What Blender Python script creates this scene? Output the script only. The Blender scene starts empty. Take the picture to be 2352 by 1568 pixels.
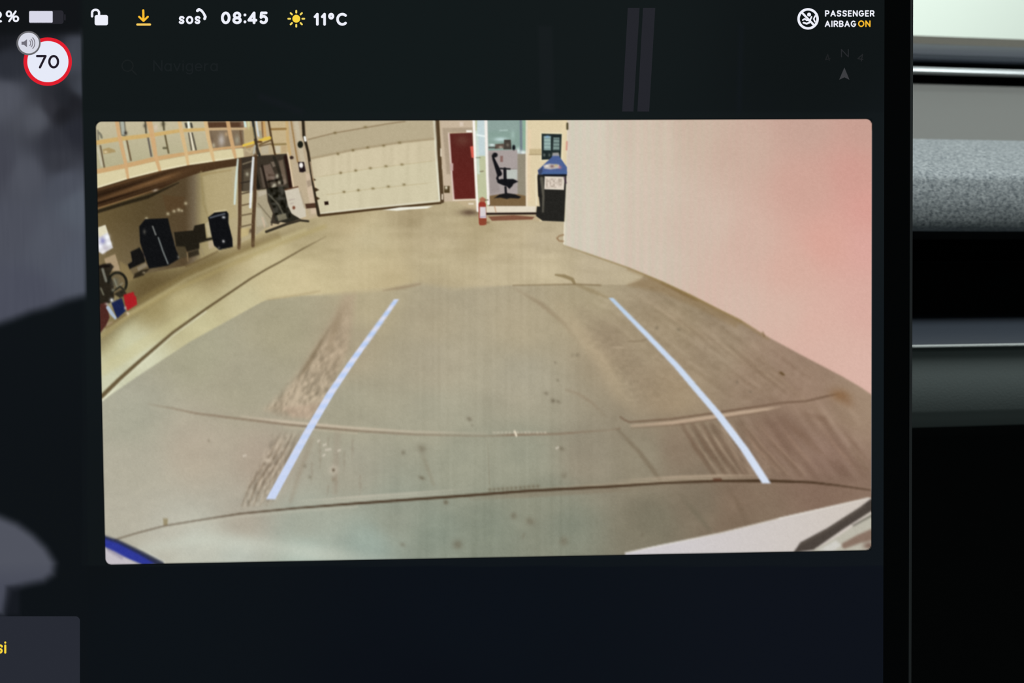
import bpy, bmesh, math
import numpy as np
from mathutils import Matrix, Vector

# ------------------------------------------------------------------ camera
FPX, CX, CY = 3000.0, 1176.0, 784.0
R1 = np.array([0.998841, -0.011294, 0.046789])      # screen right   (camera axes: right, down, forward)
R2 = np.array([0.009421, 0.999152, 0.040077])       # screen down
R3 = np.array([-0.047202, -0.03959, 0.998101])      # into the dash
T0 = np.array([-0.121616, -0.064273, 0.381441])     # top left corner of the picture shown on the display
PW, PH = 0.230, 0.1305                              # size of that picture in metres
Z0 = 0.95                                           # height of the display centre above the cabin floor

def world(u, v, w):
    """display plane coordinates (right, down, depth) -> world"""
    return (u - PW / 2, w, Z0 + PH / 2 - v)

def unproject(px, py, w=0.0):
    px = np.asarray(px, float); py = np.asarray(py, float)
    r = np.stack([(px - CX) / FPX, (py - CY) / FPX, np.ones_like(px)], -1)
    k = (w + R3 @ T0) / (r @ R3)
    X = r * k[..., None] - T0
    return X @ R1, X @ R2

def project_uv(u, v):
    X = T0 + u[..., None] * R1 + v[..., None] * R2
    return X[..., 0] / X[..., 2] * FPX + CX, X[..., 1] / X[..., 2] * FPX + CY

def S(px, py, w=0.0):
    u, v = unproject(px, py, w)
    return world(float(u), float(v), w)

scene = bpy.context.scene
col = scene.collection
cam_d = bpy.data.cameras.new('camera'); cam = bpy.data.objects.new('camera', cam_d); col.objects.link(cam)
cam_d.sensor_width = 36.0; cam_d.lens = FPX / 2352 * 36.0; cam_d.clip_start = 0.01
def tow(a): return Vector((a @ R1, a @ R3, -(a @ R2)))
ex, ey, ez = tow(np.array([1., 0, 0])), tow(np.array([0, -1., 0])), tow(np.array([0, 0, -1.]))
o = -T0
loc = Vector(world(o @ R1, o @ R2, o @ R3))
cam.matrix_world = Matrix(((ex.x, ey.x, ez.x, loc.x), (ex.y, ey.y, ez.y, loc.y), (ex.z, ey.z, ez.z, loc.z), (0, 0, 0, 1)))
scene.camera = cam
cam_d.dof.use_dof = True; cam_d.dof.focus_distance = 0.392; cam_d.dof.aperture_fstop = 26.0

# ------------------------------------------------------------------ world, lamps, exposure
wd = bpy.data.worlds.new('garage_ambient'); scene.world = wd; wd.use_nodes = True
wd.node_tree.nodes['Background'].inputs[0].default_value = (0.86, 1.0, 0.97, 1)
wd.node_tree.nodes['Background'].inputs[1].default_value = 0.07
def area(name, loc, target, sx, sy, power, colour):
    L = bpy.data.lights.new(name, 'AREA'); L.shape = 'RECTANGLE'; L.size = sx; L.size_y = sy
    L.energy = power; L.color = colour
    ob = bpy.data.objects.new(name, L); col.objects.link(ob); ob.location = loc
    ob.rotation_euler = (Vector(target) - Vector(loc)).to_track_quat('-Z', 'Y').to_euler()
    return ob
area('overhead_fill_light', (0.7, -0.75, 3.2), (0.15, 0.25, 0.9), 2.4, 1.2, 66.0, (0.96, 1.0, 0.99))  # added unseen area light, set forward to brighten the dash tops and fronts
area('wall_fill_light', (0.5, 2.4, 3.2), (0.6, 4.0, 1.4), 3.0, 0.6, 80.0, (0.91, 1.0, 0.95))  # added unseen area light that brightens the wall past the windscreen
vs = scene.view_settings
vs.view_transform = 'Standard'; vs.look = 'None'; vs.exposure = 0.0; vs.gamma = 1.0; vs.use_curve_mapping = False

# ------------------------------------------------------------------ helpers
def lin(c):
    c = np.asarray(c, float) / 255.0
    return np.where(c <= 0.04045, c / 12.92, ((np.clip(c, 0, 1) + 0.055) / 1.055) ** 2.4)

def tag(ob, label=None, category=None, group=None, kind=None):
    if label: ob['label'] = label
    if category: ob['category'] = category
    if group: ob['group'] = group
    if kind: ob['kind'] = kind
    return ob

def link(name, me, mat, parent=None, label=None):
    ob = bpy.data.objects.new(name, me); col.objects.link(ob)
    if mat: me.materials.append(mat)
    if parent: ob.parent = parent
    if label: ob['label'] = label
    return ob

def empty(name, loc=(0, 0, 0)):
    ob = bpy.data.objects.new(name, None); col.objects.link(ob); ob.location = loc
    ob.empty_display_size = 0.05
    return ob

def principled(name, rgb, rough=0.6, spec=0.3, metal=0.0):
    m = bpy.data.materials.new(name); m.use_nodes = True
    b = m.node_tree.nodes['Principled BSDF']
    c = lin(rgb); b.inputs['Base Color'].default_value = (*c, 1)
    b.inputs['Roughness'].default_value = rough; b.inputs['Specular IOR Level'].default_value = spec
    b.inputs['Metallic'].default_value = metal
    return m

def grained(name, rgb, rough, spec, scale, bump, vary=0.12, metal=0.0):
    m = principled(name, rgb, rough, spec, metal); nt = m.node_tree; b = nt.nodes['Principled BSDF']
    tc = nt.nodes.new('ShaderNodeTexCoord'); n = nt.nodes.new('ShaderNodeTexNoise')
    n.inputs['Scale'].default_value = scale; n.inputs['Detail'].default_value = 4
    nt.links.new(tc.outputs['Object'], n.inputs['Vector'])
    mx = nt.nodes.new('ShaderNodeMix'); mx.data_type = 'RGBA'
    c = lin(rgb)
    mx.inputs[6].default_value = (*(c * (1 - vary)), 1); mx.inputs[7].default_value = (*np.minimum(c * (1 + vary), 1), 1)
    nt.links.new(n.outputs['Fac'], mx.inputs[0]); nt.links.new(mx.outputs[2], b.inputs['Base Color'])
    bp = nt.nodes.new('ShaderNodeBump'); bp.inputs['Strength'].default_value = bump; bp.inputs['Distance'].default_value = 0.0006
    nt.links.new(n.outputs['Fac'], bp.inputs['Height']); nt.links.new(bp.outputs['Normal'], b.inputs['Normal'])
    return m

_glow = {}
def glow(rgb, strength=1.0):
    """light given off by lit pixels of the display"""
    key = (tuple(rgb), strength)
    if key in _glow: return _glow[key]
    m = principled('display_pixels_%d_%d_%d' % tuple(int(v) for v in rgb), (0, 0, 0), 0.35, 0.05)
    b = m.node_tree.nodes['Principled BSDF']
    b.inputs['Emission Color'].default_value = (*lin(rgb), 1); b.inputs['Emission Strength'].default_value = strength
    _glow[key] = m
    return m

def attr_glow():
    m = principled('display_picture_pixels', (0, 0, 0), 0.35, 0.05); nt = m.node_tree
    a = nt.nodes.new('ShaderNodeAttribute'); a.attribute_name = 'pixel'
    b = nt.nodes['Principled BSDF']
    nt.links.new(a.outputs['Color'], b.inputs['Emission Color']); b.inputs['Emission Strength'].default_value = 1.0
    return m
PIX = attr_glow()

# ------------------------------------------------------------------ painter: pictures shown on the display
class Raster:
    def __init__(s, us, vs_):
        s.us, s.vs = us, vs_
        s.U, s.V = np.meshgrid(us, vs_)
        s.X, s.Y = project_uv(s.U, s.V)
        s.C = np.zeros(s.X.shape + (3,)); s.G = np.zeros(s.X.shape, int)
        s.keys = ['']; s.info = [None]
        s.xm = s.X[s.X.shape[0] // 2]; s.ym = s.Y[:, s.X.shape[1] // 2]
    def gid(s, key, name, label=None):
        if key in s.keys: return s.keys.index(key)
        s.keys.append(key); s.info.append((name, label)); return len(s.keys) - 1
    def win(s, x0, y0, x1, y1):
        m = 34
        a = np.searchsorted(s.xm, x0 - m); b = np.searchsorted(s.xm, x1 + m)
        c = np.searchsorted(s.ym, y0 - m); d = np.searchsorted(s.ym, y1 + m)
        return slice(c, d), slice(a, b)
    def put(s, w, mask, colr, seg, segcut=0.5):
        C = s.C[w]
        C += (np.asarray(colr, float) - C) * mask[..., None]
        if seg is not None: s.G[w][mask > segcut] = seg
    def sdf(s, pts, w):
        x, y = s.X[w], s.Y[w]; d2 = np.full(x.shape, 1e12); ins = np.zeros(x.shape, bool)
        n = len(pts)
        for i in range(n):
            (ax, ay), (bx, by) = pts[i], pts[(i + 1) % n]
            ex_, ey_ = bx - ax, by - ay; L = ex_ * ex_ + ey_ * ey_ + 1e-12
            tt = np.clip(((x - ax) * ex_ + (y - ay) * ey_) / L, 0, 1)
            d2 = np.minimum(d2, (x - ax - tt * ex_) ** 2 + (y - ay - tt * ey_) ** 2)
            if ay != by:
                c = (ay > y) != (by > y)
                ins ^= c & (x < (bx - ax) * (y - ay) / (by - ay) + ax)
        d = np.sqrt(d2)
        return np.where(ins, -d, d)
    def fill(s, pts, colr, soft=2.0, alpha=1.0, seg=None):
        xs = [p[0] for p in pts]; ys = [p[1] for p in pts]
        w = s.win(min(xs) - soft, min(ys) - soft, max(xs) + soft, max(ys) + soft)
        m = np.clip(0.5 - s.sdf(pts, w) / soft, 0, 1); m = m * m * (3 - 2 * m)
        if callable(colr): colr = colr(s.X[w], s.Y[w])
        s.put(w, m * alpha, colr, seg, 0.5 * alpha)
        return w, m
    def line(s, pts, wd_, colr, soft=2.0, alpha=1.0, seg=None):
        n = len(pts); ww = list(wd_) if hasattr(wd_, '__len__') else [wd_] * n
        aa = list(alpha) if hasattr(alpha, '__len__') else [alpha] * n
        xs = [p[0] for p in pts]; ys = [p[1] for p in pts]; mw = max(ww) + soft
        w = s.win(min(xs) - mw, min(ys) - mw, max(xs) + mw, max(ys) + mw)
        x, y = s.X[w], s.Y[w]; best = np.full(x.shape, 1e9); al = np.zeros(x.shape)
        for i in range(n - 1):
            (ax, ay), (bx, by) = pts[i], pts[i + 1]
            ex_, ey_ = bx - ax, by - ay; L = ex_ * ex_ + ey_ * ey_ + 1e-12
            tt = np.clip(((x - ax) * ex_ + (y - ay) * ey_) / L, 0, 1)
            d = np.hypot(x - ax - tt * ex_, y - ay - tt * ey_) - (ww[i] + (ww[i + 1] - ww[i]) * tt) / 2
            k = d < best; best = np.where(k, d, best); al = np.where(k, aa[i] + (aa[i + 1] - aa[i]) * tt, al)
        m = np.clip(0.5 - best / soft, 0, 1); m = m * m * (3 - 2 * m)
        s.put(w, m * al, colr, seg, 0.5 * max(aa))
    def blob(s, cx, cy, rx, ry, colr, alpha=1.0, ang=0.0, hard=0.0, seg=None):
        r = max(rx, ry) * (1.3 if hard else 3)
        w = s.win(cx - r, cy - r, cx + r, cy + r); x, y = s.X[w] - cx, s.Y[w] - cy
        c, d = math.cos(math.radians(ang)), math.sin(math.radians(ang))
        q = np.hypot((x * c + y * d) / rx, (-x * d + y * c) / ry)
        if hard: m = np.clip(0.5 - (q - 1) * min(rx, ry) / hard, 0, 1)
        else: m = np.exp(-q * q * 1.2)
        s.put(w, m * alpha, colr, seg)
    def box(s, x0, y0, x1, y1, colr, soft=2.0, alpha=1.0, seg=None, skew=0.0):
        return s.fill([(x0, y0), (x1, y0), (x1 + skew, y1), (x0 + skew, y1)], colr, soft, alpha, seg)
    def rbf(s, table, sig, w=None):
        x = s.X if w is None else s.X[w]; y = s.Y if w is None else s.Y[w]
        num = np.zeros(x.shape + (3,)); den = np.full(x.shape, 1e-9)
        for px, py, c in table:
            k = 1.0 / ((((x - px) ** 2 + (y - py) ** 2) / sig ** 2 + 0.15) ** 1.6)
            num += k[..., None] * np.asarray(c, float); den += k
        return num / den[..., None]
    def meshes(s, default, parent, w, names=True):
        h, wd_ = s.X.shape
        P = np.stack([s.U - PW / 2, np.full_like(s.U, w), Z0 + PH / 2 - s.V], -1).reshape(-1, 3)
        Cl = np.concatenate([lin(np.clip(s.C, 0, 255)), np.ones(s.C.shape[:2] + (1,))], -1).reshape(-1, 4)
        idx = np.arange(h * wd_).reshape(h, wd_)
        Q = np.stack([idx[:-1, :-1], idx[1:, :-1], idx[1:, 1:], idx[:-1, 1:]], -1).reshape(-1, 4)
        g = s.G[:-1, :-1].reshape(-1)
        s.info[0] = default
        for k in range(len(s.keys)):
            q = Q[g == k]
            if not len(q): continue
            used, inv = np.unique(q, return_inverse=True); inv = inv.reshape(-1)
            me = bpy.data.meshes.new(s.info[k][0])
            me.vertices.add(len(used)); me.vertices.foreach_set('co', P[used].ravel().astype(np.float32))
            me.loops.add(len(inv)); me.loops.foreach_set('vertex_index', inv.astype(np.int32))
            me.polygons.add(len(q)); me.polygons.foreach_set('loop_start', np.arange(0, len(inv), 4, dtype=np.int32))
            me.update(calc_edges=True)
            at = me.color_attributes.new('pixel', 'FLOAT_COLOR', 'POINT')
            at.data.foreach_set('color', Cl[used].ravel().astype(np.float32))
            link(s.info[k][0], me, PIX, parent, s.info[k][1])

def vnoise(x, y, seed):
    xi, yi = np.floor(x).astype(np.int64), np.floor(y).astype(np.int64); fx, fy = x - xi, y - yi
    fx, fy = fx * fx * (3 - 2 * fx), fy * fy * (3 - 2 * fy)
    def hsh(a, b):
        n = (a * 374761393 + b * 668265263 + seed * 1442695041) & 0x7fffffff
        n = ((n ^ (n >> 13)) * 1274126177) & 0x7fffffff
        n = ((n ^ (n >> 15)) * 2246822519) & 0x7fffffff
        return ((n >> 3) & 0xffff) / 65535.0
    return (hsh(xi, yi) * (1 - fx) + hsh(xi + 1, yi) * fx) * (1 - fy) + (hsh(xi, yi + 1) * (1 - fx) + hsh(xi + 1, yi + 1) * fx) * fy - 0.5

# ------------------------------------------------------------------ setting: windscreen and the lit wall beyond it
def prism(name, poly, a, b, mat, parent=None, smooth=True, label=None, steps=1):
    """closed world-space polygon swept from a to b (offset vectors)"""
    bm = bmesh.new(); rings = []
    for k in range(steps + 1):
        off = Vector(a).lerp(Vector(b), k / steps)
        rings.append([bm.verts.new(Vector(p) + off) for p in poly])
    n = len(poly)
    for r0, r1_ in zip(rings[:-1], rings[1:]):
        for i in range(n):
            bm.faces.new((r0[i], r0[(i + 1) % n], r1_[(i + 1) % n], r1_[i]))
    bm.faces.new(rings[0]); bm.faces.new(rings[-1][::-1])
    bmesh.ops.recalc_face_normals(bm, faces=bm.faces)
    me = bpy.data.meshes.new(name); bm.to_mesh(me); bm.free()
    if smooth:
        for p in me.polygons: p.use_smooth = True
        me.set_sharp_from_angle(angle=math.radians(38))
    return link(name, me, mat, parent, label)

wall_m = grained('white_painted_wall', (236, 240, 234), 0.8, 0.2, 3.0, 0.1, 0.015)
wf = prism('wall_front', [(-2.5, 4.0, 0.0), (3.5, 4.0, 0.0), (3.5, 4.0, 3.6), (-2.5, 4.0, 3.6)], (0, 0, 0), (0, 0.15, 0), wall_m, None, False)
tag(wf, 'bright white garage wall seen past the top of the dashboard', 'wall', kind='structure')

ws_m = bpy.data.materials.new('windscreen_glass'); ws_m.use_nodes = True
nt = ws_m.node_tree; nt.nodes.remove(nt.nodes['Principled BSDF'])
tr = nt.nodes.new('ShaderNodeBsdfTransparent'); tr.inputs[0].default_value = (0.985, 1.0, 0.99, 1)
gl_ = nt.nodes.new('ShaderNodeBsdfGlossy'); gl_.inputs['Roughness'].default_value = 0.02
fr = nt.nodes.new('ShaderNodeFresnel'); fr.inputs['IOR'].default_value = 1.12
mxs = nt.nodes.new('ShaderNodeMixShader')
nt.links.new(fr.outputs[0], mxs.inputs[0]); nt.links.new(tr.outputs[0], mxs.inputs[1]); nt.links.new(gl_.outputs[0], mxs.inputs[2])
nt.links.new(mxs.outputs[0], nt.nodes['Material Output'].inputs[0])
wsn = prism('window_1', [(-0.55, 0.62, 1.02), (0.85, 0.84, 1.02), (0.85, 0.30, 1.55), (-0.55, 0.08, 1.55)], (0, 0, 0), (0, 0.004, 0.004), ws_m, None, False)
tag(wsn, 'clear sloping windscreen above the dashboard', 'windscreen', kind='structure')

# ------------------------------------------------------------------ dashboard
YAW = math.radians(9.0)
DIR = Vector((math.cos(YAW), math.sin(YAW), -0.003))
LEFT, RIGHT = DIR * -0.46, DIR * 0.42
dash = empty('dashboard', (S(2225, 985, 0.20)[0], 0.2, Z0 - 0.2))
tag(dash, 'layered car dashboard with grey fabric band behind the touchscreen', 'dashboard')
def dpart(name, prof, mat, label=None, parent=None, back=None):
    pts = [S(2225, y, w) for y, w in prof]
    ob = prism(name, pts, LEFT, RIGHT, mat, None, True, label, 8)
    ob.parent = parent or dash
    ob.matrix_parent_inverse = (parent or dash).matrix_world.inverted()
    return ob
bpy.context.view_layer.update()
black_m = grained('matte_black_plastic', (26, 29, 30), 0.75, 0.15, 900, 0.2)
pad_m = grained('dark_dash_vinyl', (78, 83, 92), 0.55, 0.35, 700, 0.25)
trimedge_m = grained('taupe_edge_rubber', (120, 117, 108), 0.7, 0.2, 500, 0.2)
metal_m = grained('satin_aluminium', (240, 247, 250), 0.3, 0.5, 300, 0.02, 0.02, 0.55)
shelf_m = grained('smooth_grey_vinyl', (122, 123, 120), 0.6, 0.25, 1200, 0.15, 0.05)
lower_m = grained('slate_grey_vinyl', (118, 128, 127), 0.6, 0.25, 1200, 0.15, 0.05)
lowpad_m = grained('dark_blue_grey_vinyl', (50, 57, 66), 0.55, 0.3, 1200, 0.2, 0.06)
seam_m = grained('pale_piping_thread', (205, 212, 210), 0.7, 0.2, 2500, 0.6, 0.15)

# melange textile with a fine twill
fab_m = bpy.data.materials.new('melange_grey_textile'); fab_m.use_nodes = True
nt = fab_m.node_tree; b = nt.nodes['Principled BSDF']
b.inputs['Roughness'].default_value = 0.9; b.inputs['Specular IOR Level'].default_value = 0.1
b.inputs['Sheen Weight'].default_value = 0.15
tc = nt.nodes.new('ShaderNodeTexCoord')
mp = nt.nodes.new('ShaderNodeMapping'); mp.inputs['Rotation'].default_value = (0, math.radians(30), 0); mp.inputs['Scale'].default_value = (800, 800, 3400)
nt.links.new(tc.outputs['Object'], mp.inputs['Vector'])
n1 = nt.nodes.new('ShaderNodeTexNoise'); n1.inputs['Scale'].default_value = 1.0; n1.inputs['Detail'].default_value = 3
nt.links.new(mp.outputs['Vector'], n1.inputs['Vector'])
n2 = nt.nodes.new('ShaderNodeTexNoise'); n2.inputs['Scale'].default_value = 620; n2.inputs['Detail'].default_value = 4
nt.links.new(tc.outputs['Object'], n2.inputs['Vector'])
mm = nt.nodes.new('ShaderNodeMath'); mm.operation = 'ADD'
nt.links.new(n1.outputs['Fac'], mm.inputs[0]); nt.links.new(n2.outputs['Fac'], mm.inputs[1])
cr = nt.nodes.new('ShaderNodeValToRGB')
cr.color_ramp.elements[0].position = 0.36; cr.color_ramp.elements[0].color = (*lin((96, 106, 112)), 1)
cr.color_ramp.elements[1].position = 0.64; cr.color_ramp.elements[1].color = (*lin((196, 203, 205)), 1)
hm = nt.nodes.new('ShaderNodeMath'); hm.operation = 'MULTIPLY'; hm.inputs[1].default_value = 0.5
nt.links.new(mm.outputs[0], hm.inputs[0]); nt.links.new(hm.outputs[0], cr.inputs[0]); nt.links.new(cr.outputs[0], b.inputs['Base Color'])
bp = nt.nodes.new('ShaderNodeBump'); bp.inputs['Strength'].default_value = 0.5; bp.inputs['Distance'].default_value = 0.0005
nt.links.new(hm.outputs[0], bp.inputs['Height']); nt.links.new(bp.outputs['Normal'], b.inputs['Normal'])

dpart('windscreen_edge', [(86, .470), (87, .462), (104, .452), (112, .462), (112, .480)], trimedge_m, 'taupe edge strip below the bright wall')
dpart('upper_pad', [(103, .466), (105, .440), (110, .426), (118, .416), (127, .412), (136, .414), (144, .422), (150, .436), (152, .466)], pad_m, 'dark rounded top pad')
dpart('strip_groove', [(148, .440), (148, .432), (200, .428), (200, .446)], black_m, 'black groove around the metal strip')
pts = [(165.5 - 8.5 * math.sin(k), .402 - .006 * math.cos(k)) for k in np.linspace(-math.pi / 2, math.pi / 2, 9)]
dpart('metal_strip', [(157.0, .425)] + [(165.5 + 8.5 * math.sin(k), .402 - .006 * math.cos(k)) for k in np.linspace(-math.pi / 2, math.pi / 2, 9)] + [(174, .425)], metal_m, 'bright metal strip')
dpart('shelf_panel', [(194, .430), (194, .408), (197, .400), (240, .352), (290, .300), (326, .268), (330, .300), (260, .420)], shelf_m, 'smooth grey shelf panel')
fab = [(321, .262), (323, .256), (345, .226), (370, .202), (386, .189), (396, .1822), (404, .1795), (416, .1785), (460, .1783), (508, .1792), (521, .181), (528, .186), (531, .196), (532, .225)]
dpart('fabric_panel', fab + [(400, .27)], fab_m, 'grey melange fabric band')
vent = dpart('vent_recess', [(520, .26), (560, .30), (740, .30), (740, .32), (500, .32), (500, .26)], black_m, 'black air vent slot')
dpart('vent_vane', [(596, .272), (598, .262), (601, .262), (603, .30)], black_m, None, vent)
dpart('vent_lip', [(528, .215), (530, .200), (548, .204), (552, .260), (520, .265)], black_m, 'black lip under the fabric band')
dpart('lower_pad', [(716, .262), (720, .240), (734, .205), (752, .180), (772, .166), (790, .161), (794, .165), (794, .262)], lowpad_m, 'dark blue grey upper roll of the lower panel')
seam = dpart('piping', [(790, .166), (790.3, .160), (792, .1575), (795, .1572), (797.4, .160), (797.4, .166)], seam_m, 'thin pale piping')
dpart('lower_panel', [(795, .170), (798, .162), (806, .1605), (860, .1615), (940, .1630), (956, .166), (966, .174), (974, .190), (978, .250), (800, .250)], lower_m, 'slate grey lower panel')
dpart('footwell_dark_plane', [(960, .30), (1000, .36), (1750, .40), (1750, .42), (960, .42)], black_m, 'black plane standing in for the dark footwell')  # black back plane put in for the darkness of the footwell
dpart('core', [(170, .44), (330, .33), (520, .325), (780, .325), (960, .32), (1000, .42), (170, .47)], black_m)
def stitch_run():
    bm = bmesh.new(); c = Vector(S(2225, 793.5, .1566)); n = 160
    for k in range(n):
        p = c + DIR * (-0.05 + 0.15 * k / n)
        bmesh.ops.create_cube(bm, size=1.0, matrix=Matrix.Translation(p) @ Matrix.Rotation(-0.5, 4, 'Y') @ Matrix.Diagonal((0.00062, 0.0005, 0.00045, 1)))
    me = bpy.data.meshes.new('stitching'); bm.to_mesh(me); bm.free()
    ob = link('stitching', me, seam_m); tag(ob, None, None, None, 'stuff'); ob.parent = seam
    ob.matrix_parent_inverse = seam.matrix_world.inverted()
bpy.context.view_layer.update()
stitch_run()

# ------------------------------------------------------------------ touchscreen body
ts = empty('touchscreen', (0, 0, Z0 - 0.15))
tag(ts, 'large black car touchscreen showing a reversing camera picture', 'touchscreen')
bpy.context.view_layer.update()
def own(ob, parent=None):
    p = parent or ts
    ob.parent = p; ob.matrix_parent_inverse = p.matrix_world.inverted()
    return ob
BX0, BX1, BY0, BY1 = -760, 2099, -135, 1800
u0, v0 = (float(q) for q in unproject(2098.5, 784)); UR = u0
UL = float(unproject(BX0, 784)[0]); VT = float(unproject(1176, BY0)[1]); VB = float(unproject(1176, BY1)[1])

def rounded(ul, vt, ur, vb, r, n=8):
    out = []
    for cx_, cy_, a0 in ((ur - r, vt + r, -90), (ur - r, vb - r, 0), (ul + r, vb - r, 90), (ul + r, vt + r, 180)):
        for k in range(n + 1):
            a = math.radians(a0 + 90 * k / n); out.append((cx_ + r * math.cos(a), cy_ + r * math.sin(a)))
    return out
def shell(name, rings, mat):
    bm = bmesh.new(); rr = []
    for inset, w in rings:
        rr.append([bm.verts.new(world(u, v, w)) for u, v in rounded(UL + inset, VT + inset, UR - inset, VB - inset, max(0.011 - inset, 0.001))])
    n = len(rr[0])
    for a_, b_ in zip(rr[:-1], rr[1:]):
        for i in range(n): bm.faces.new((a_[i], a_[(i + 1) % n], b_[(i + 1) % n], b_[i]))
    bm.faces.new(rr[0]); bm.faces.new(rr[-1][::-1])
    bmesh.ops.recalc_face_normals(bm, faces=bm.faces)
    me = bpy.data.meshes.new(name); bm.to_mesh(me); bm.free()
    for p in me.polygons: p.use_smooth = True
    me.set_sharp_from_angle(angle=math.radians(40))
    return own(link(name, me, mat))
frame_m = grained('dark_anodised_frame', (44, 48, 49), 0.5, 0.4, 400, 0.05, 0.05, 0.2)
glass_m = principled('black_cover_glass', (4, 6, 7), 0.25, 0.12)
shell('housing', [(0.0010, 0.0001), (0.0002, 0.0006), (0.0, 0.0016), (0.0, 0.0070), (0.004, 0.0110), (0.03, 0.0125)], frame_m)['label'] = 'grey metal frame edge'
shell('cover_glass', [(0.0013, 0.0), (0.0010, 0.0003), (0.0010, 0.0012)], glass_m)['label'] = 'black cover glass border'
arm = prism('mount_arm', [(-0.06, 0.0115, Z0 - 0.03), (-0.06, 0.0115, Z0 + 0.03), (0.0, 0.0115, Z0 + 0.03), (0.0, 0.0115, Z0 - 0.03)], (0, 0, 0), (0, 0.16, -0.01), black_m, None, False)
own(arm)

# ------------------------------------------------------------------ display background (idle dark map)
def axis(a, b, stops):
    """stops: list of (position, step) in metres"""
    out = [a]; 
    while out[-1] < b - 1e-9:
        st = [s_ for p, s_ in stops if out[-1] >= p - 1e-9][-1]
        out.append(min(b, out[-1] + st))
    return np.array(out)
PXM = PW / 1780.0
UA0 = float(unproject(-700, 784)[0]); UA1 = float(unproject(2030, 784)[0])
VA0 = float(unproject(1176, -70)[1]); VA1 = float(unproject(1176, 1740)[1])
bg = Raster(axis(UA0, UA1, [(-9, 5 * PXM)]), axis(VA0, VA1, [(-9, 5 * PXM)]))
bg.C[:] = bg.rbf([(300, 100, (18, 24, 25)), (900, 150, (18, 25, 26)), (1400, 100, (19, 25, 26)), (1900, 150, (15, 20, 21)),
                  (210, 700, (15, 20, 23)), (210, 1200, (13, 17, 20)), (2015, 400, (19, 24, 27)), (2015, 900, (15, 21, 26)),
                  (400, 1420, (13, 18, 23)), (1100, 1420, (12, 17, 24)), (1900, 1420, (14, 18, 26)), (1000, 1650, (11, 15, 22)),
                  (-300, 900, (13, 17, 23)), (-300, 1500, (13, 17, 23)), (-300, 0, (17, 20, 22))], 200)
bg.box(188, 257, 2040, 1300, (20, 26, 28), 3, 0.45)
bgbase = bg.C.copy()
dg = bg.gid('driver', 'driver_view_panel', 'cloudy grey road view at the left of the display')
pan = [(-720, -60), (187, -60), (188, 160), (194, 500), (198, 760), (200, 1000), (205, 1760), (-720, 1760)]
w, m = bg.fill(pan, (14, 18, 22), 6, 0.5, dg)
cloud = [(-720, 90), (186, 70), (188, 200), (193, 450), (196, 640), (178, 668), (150, 690), (110, 706), (70, 716), (30, 732), (0, 742), (-720, 820)]
def cloudcol(x, y):
    t = np.array([(0, 80, (24, 26, 31)), (100, 95, (32, 34, 40)), (175, 130, (66, 70, 80)), (20, 150, (44, 47, 55)), (10, 220, (80, 83, 93)),
                  (90, 270, (80, 83, 92)), (150, 225, (36, 38, 44)), (140, 260, (30, 31, 36)), (170, 230, (30, 31, 36)), (185, 205, (62, 66, 75)), (120, 250, (48, 49, 56)),
                  (130, 320, (48, 50, 58)), (135, 370, (54, 56, 64)), (172, 300, (40, 42, 50)), (150, 420, (74, 78, 89)), (60, 400, (78, 81, 91)), (0, 380, (66, 68, 78)),
                  (185, 470, (84, 90, 101)), (30, 520, (76, 79, 90)), (120, 560, (80, 84, 95)), (180, 600, (80, 85, 97)), (60, 680, (74, 77, 90)),
                  (-200, 300, (76, 80, 90)), (-300, 600, (74, 77, 88)), (-500, 200, (50, 54, 62))], dtype=object)
    num = np.zeros(x.shape + (3,)); den = np.zeros(x.shape) + 1e-9
    for px, py, c in t:
        k = 1 / ((((x - px) ** 2 + (y - py) ** 2) / 45.0 ** 2 + .12) ** 2.2); num += k[..., None] * np.asarray(c, float); den += k
    return num / den[..., None] + (vnoise(x / 3.0, y / 60, 5) * 3)[..., None]
bg.fill([(x + 60 if x > 170 else x, y) for x, y in cloud], cloudcol, 30, 1.0)
edge_m = np.clip((bg.X - np.interp(bg.Y, [-60, 160, 500, 760, 1000, 1760], [187, 188, 194, 198, 200, 205])) / 4 + .5, 0, 1)
bg.C += (bgbase - bg.C) * edge_m[..., None]; bg.G[edge_m > .5] = 0
bg.box(-720, -60, 186, 78, (17, 19, 22), 30, 0.85)
bg.fill([(-720, 1150), (0, 1186), (40, 1203), (75, 1228), (105, 1258), (126, 1292), (122, 1318), (100, 1334), (60, 1342), (22, 1352), (12, 1390), (8, 1410), (-720, 1410)], lambda x, y: np.stack([80 - np.clip(y - 1290, 0, 60) * .15, 83 - np.clip(y - 1290, 0, 60) * .15, 94 - np.clip(y - 1290, 0, 60) * .12], -1), 30)
bg.box(14, 1345, 45, 1412, (30, 32, 40), 14, 0.5)
road = lambda x, y: np.clip(np.stack([27 + (y - 18) / 238 * 13, 30 + (y - 18) / 238 * 11, 33 + (y - 18) / 238 * 15], -1), 0, 60)
bg.box(1236, 60, 1268, 257, (23, 28, 30), 10, 0.8, None, 6)
bg.line([(1703, 60), (1697, 257)], 10, (18, 23, 27), 10, 0.8)
bg.line([(600, 222), (690, 256)], 14, (22, 26, 30), 16, 0.7)
bg.meshes(('display_map_background', 'dark idle map area of the display'), ts, -0.00002)
for ob in list(ts.children):
    if ob.type == 'MESH' and ob.name.startswith(('display_map', 'driver_view')): own(ob)

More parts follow.
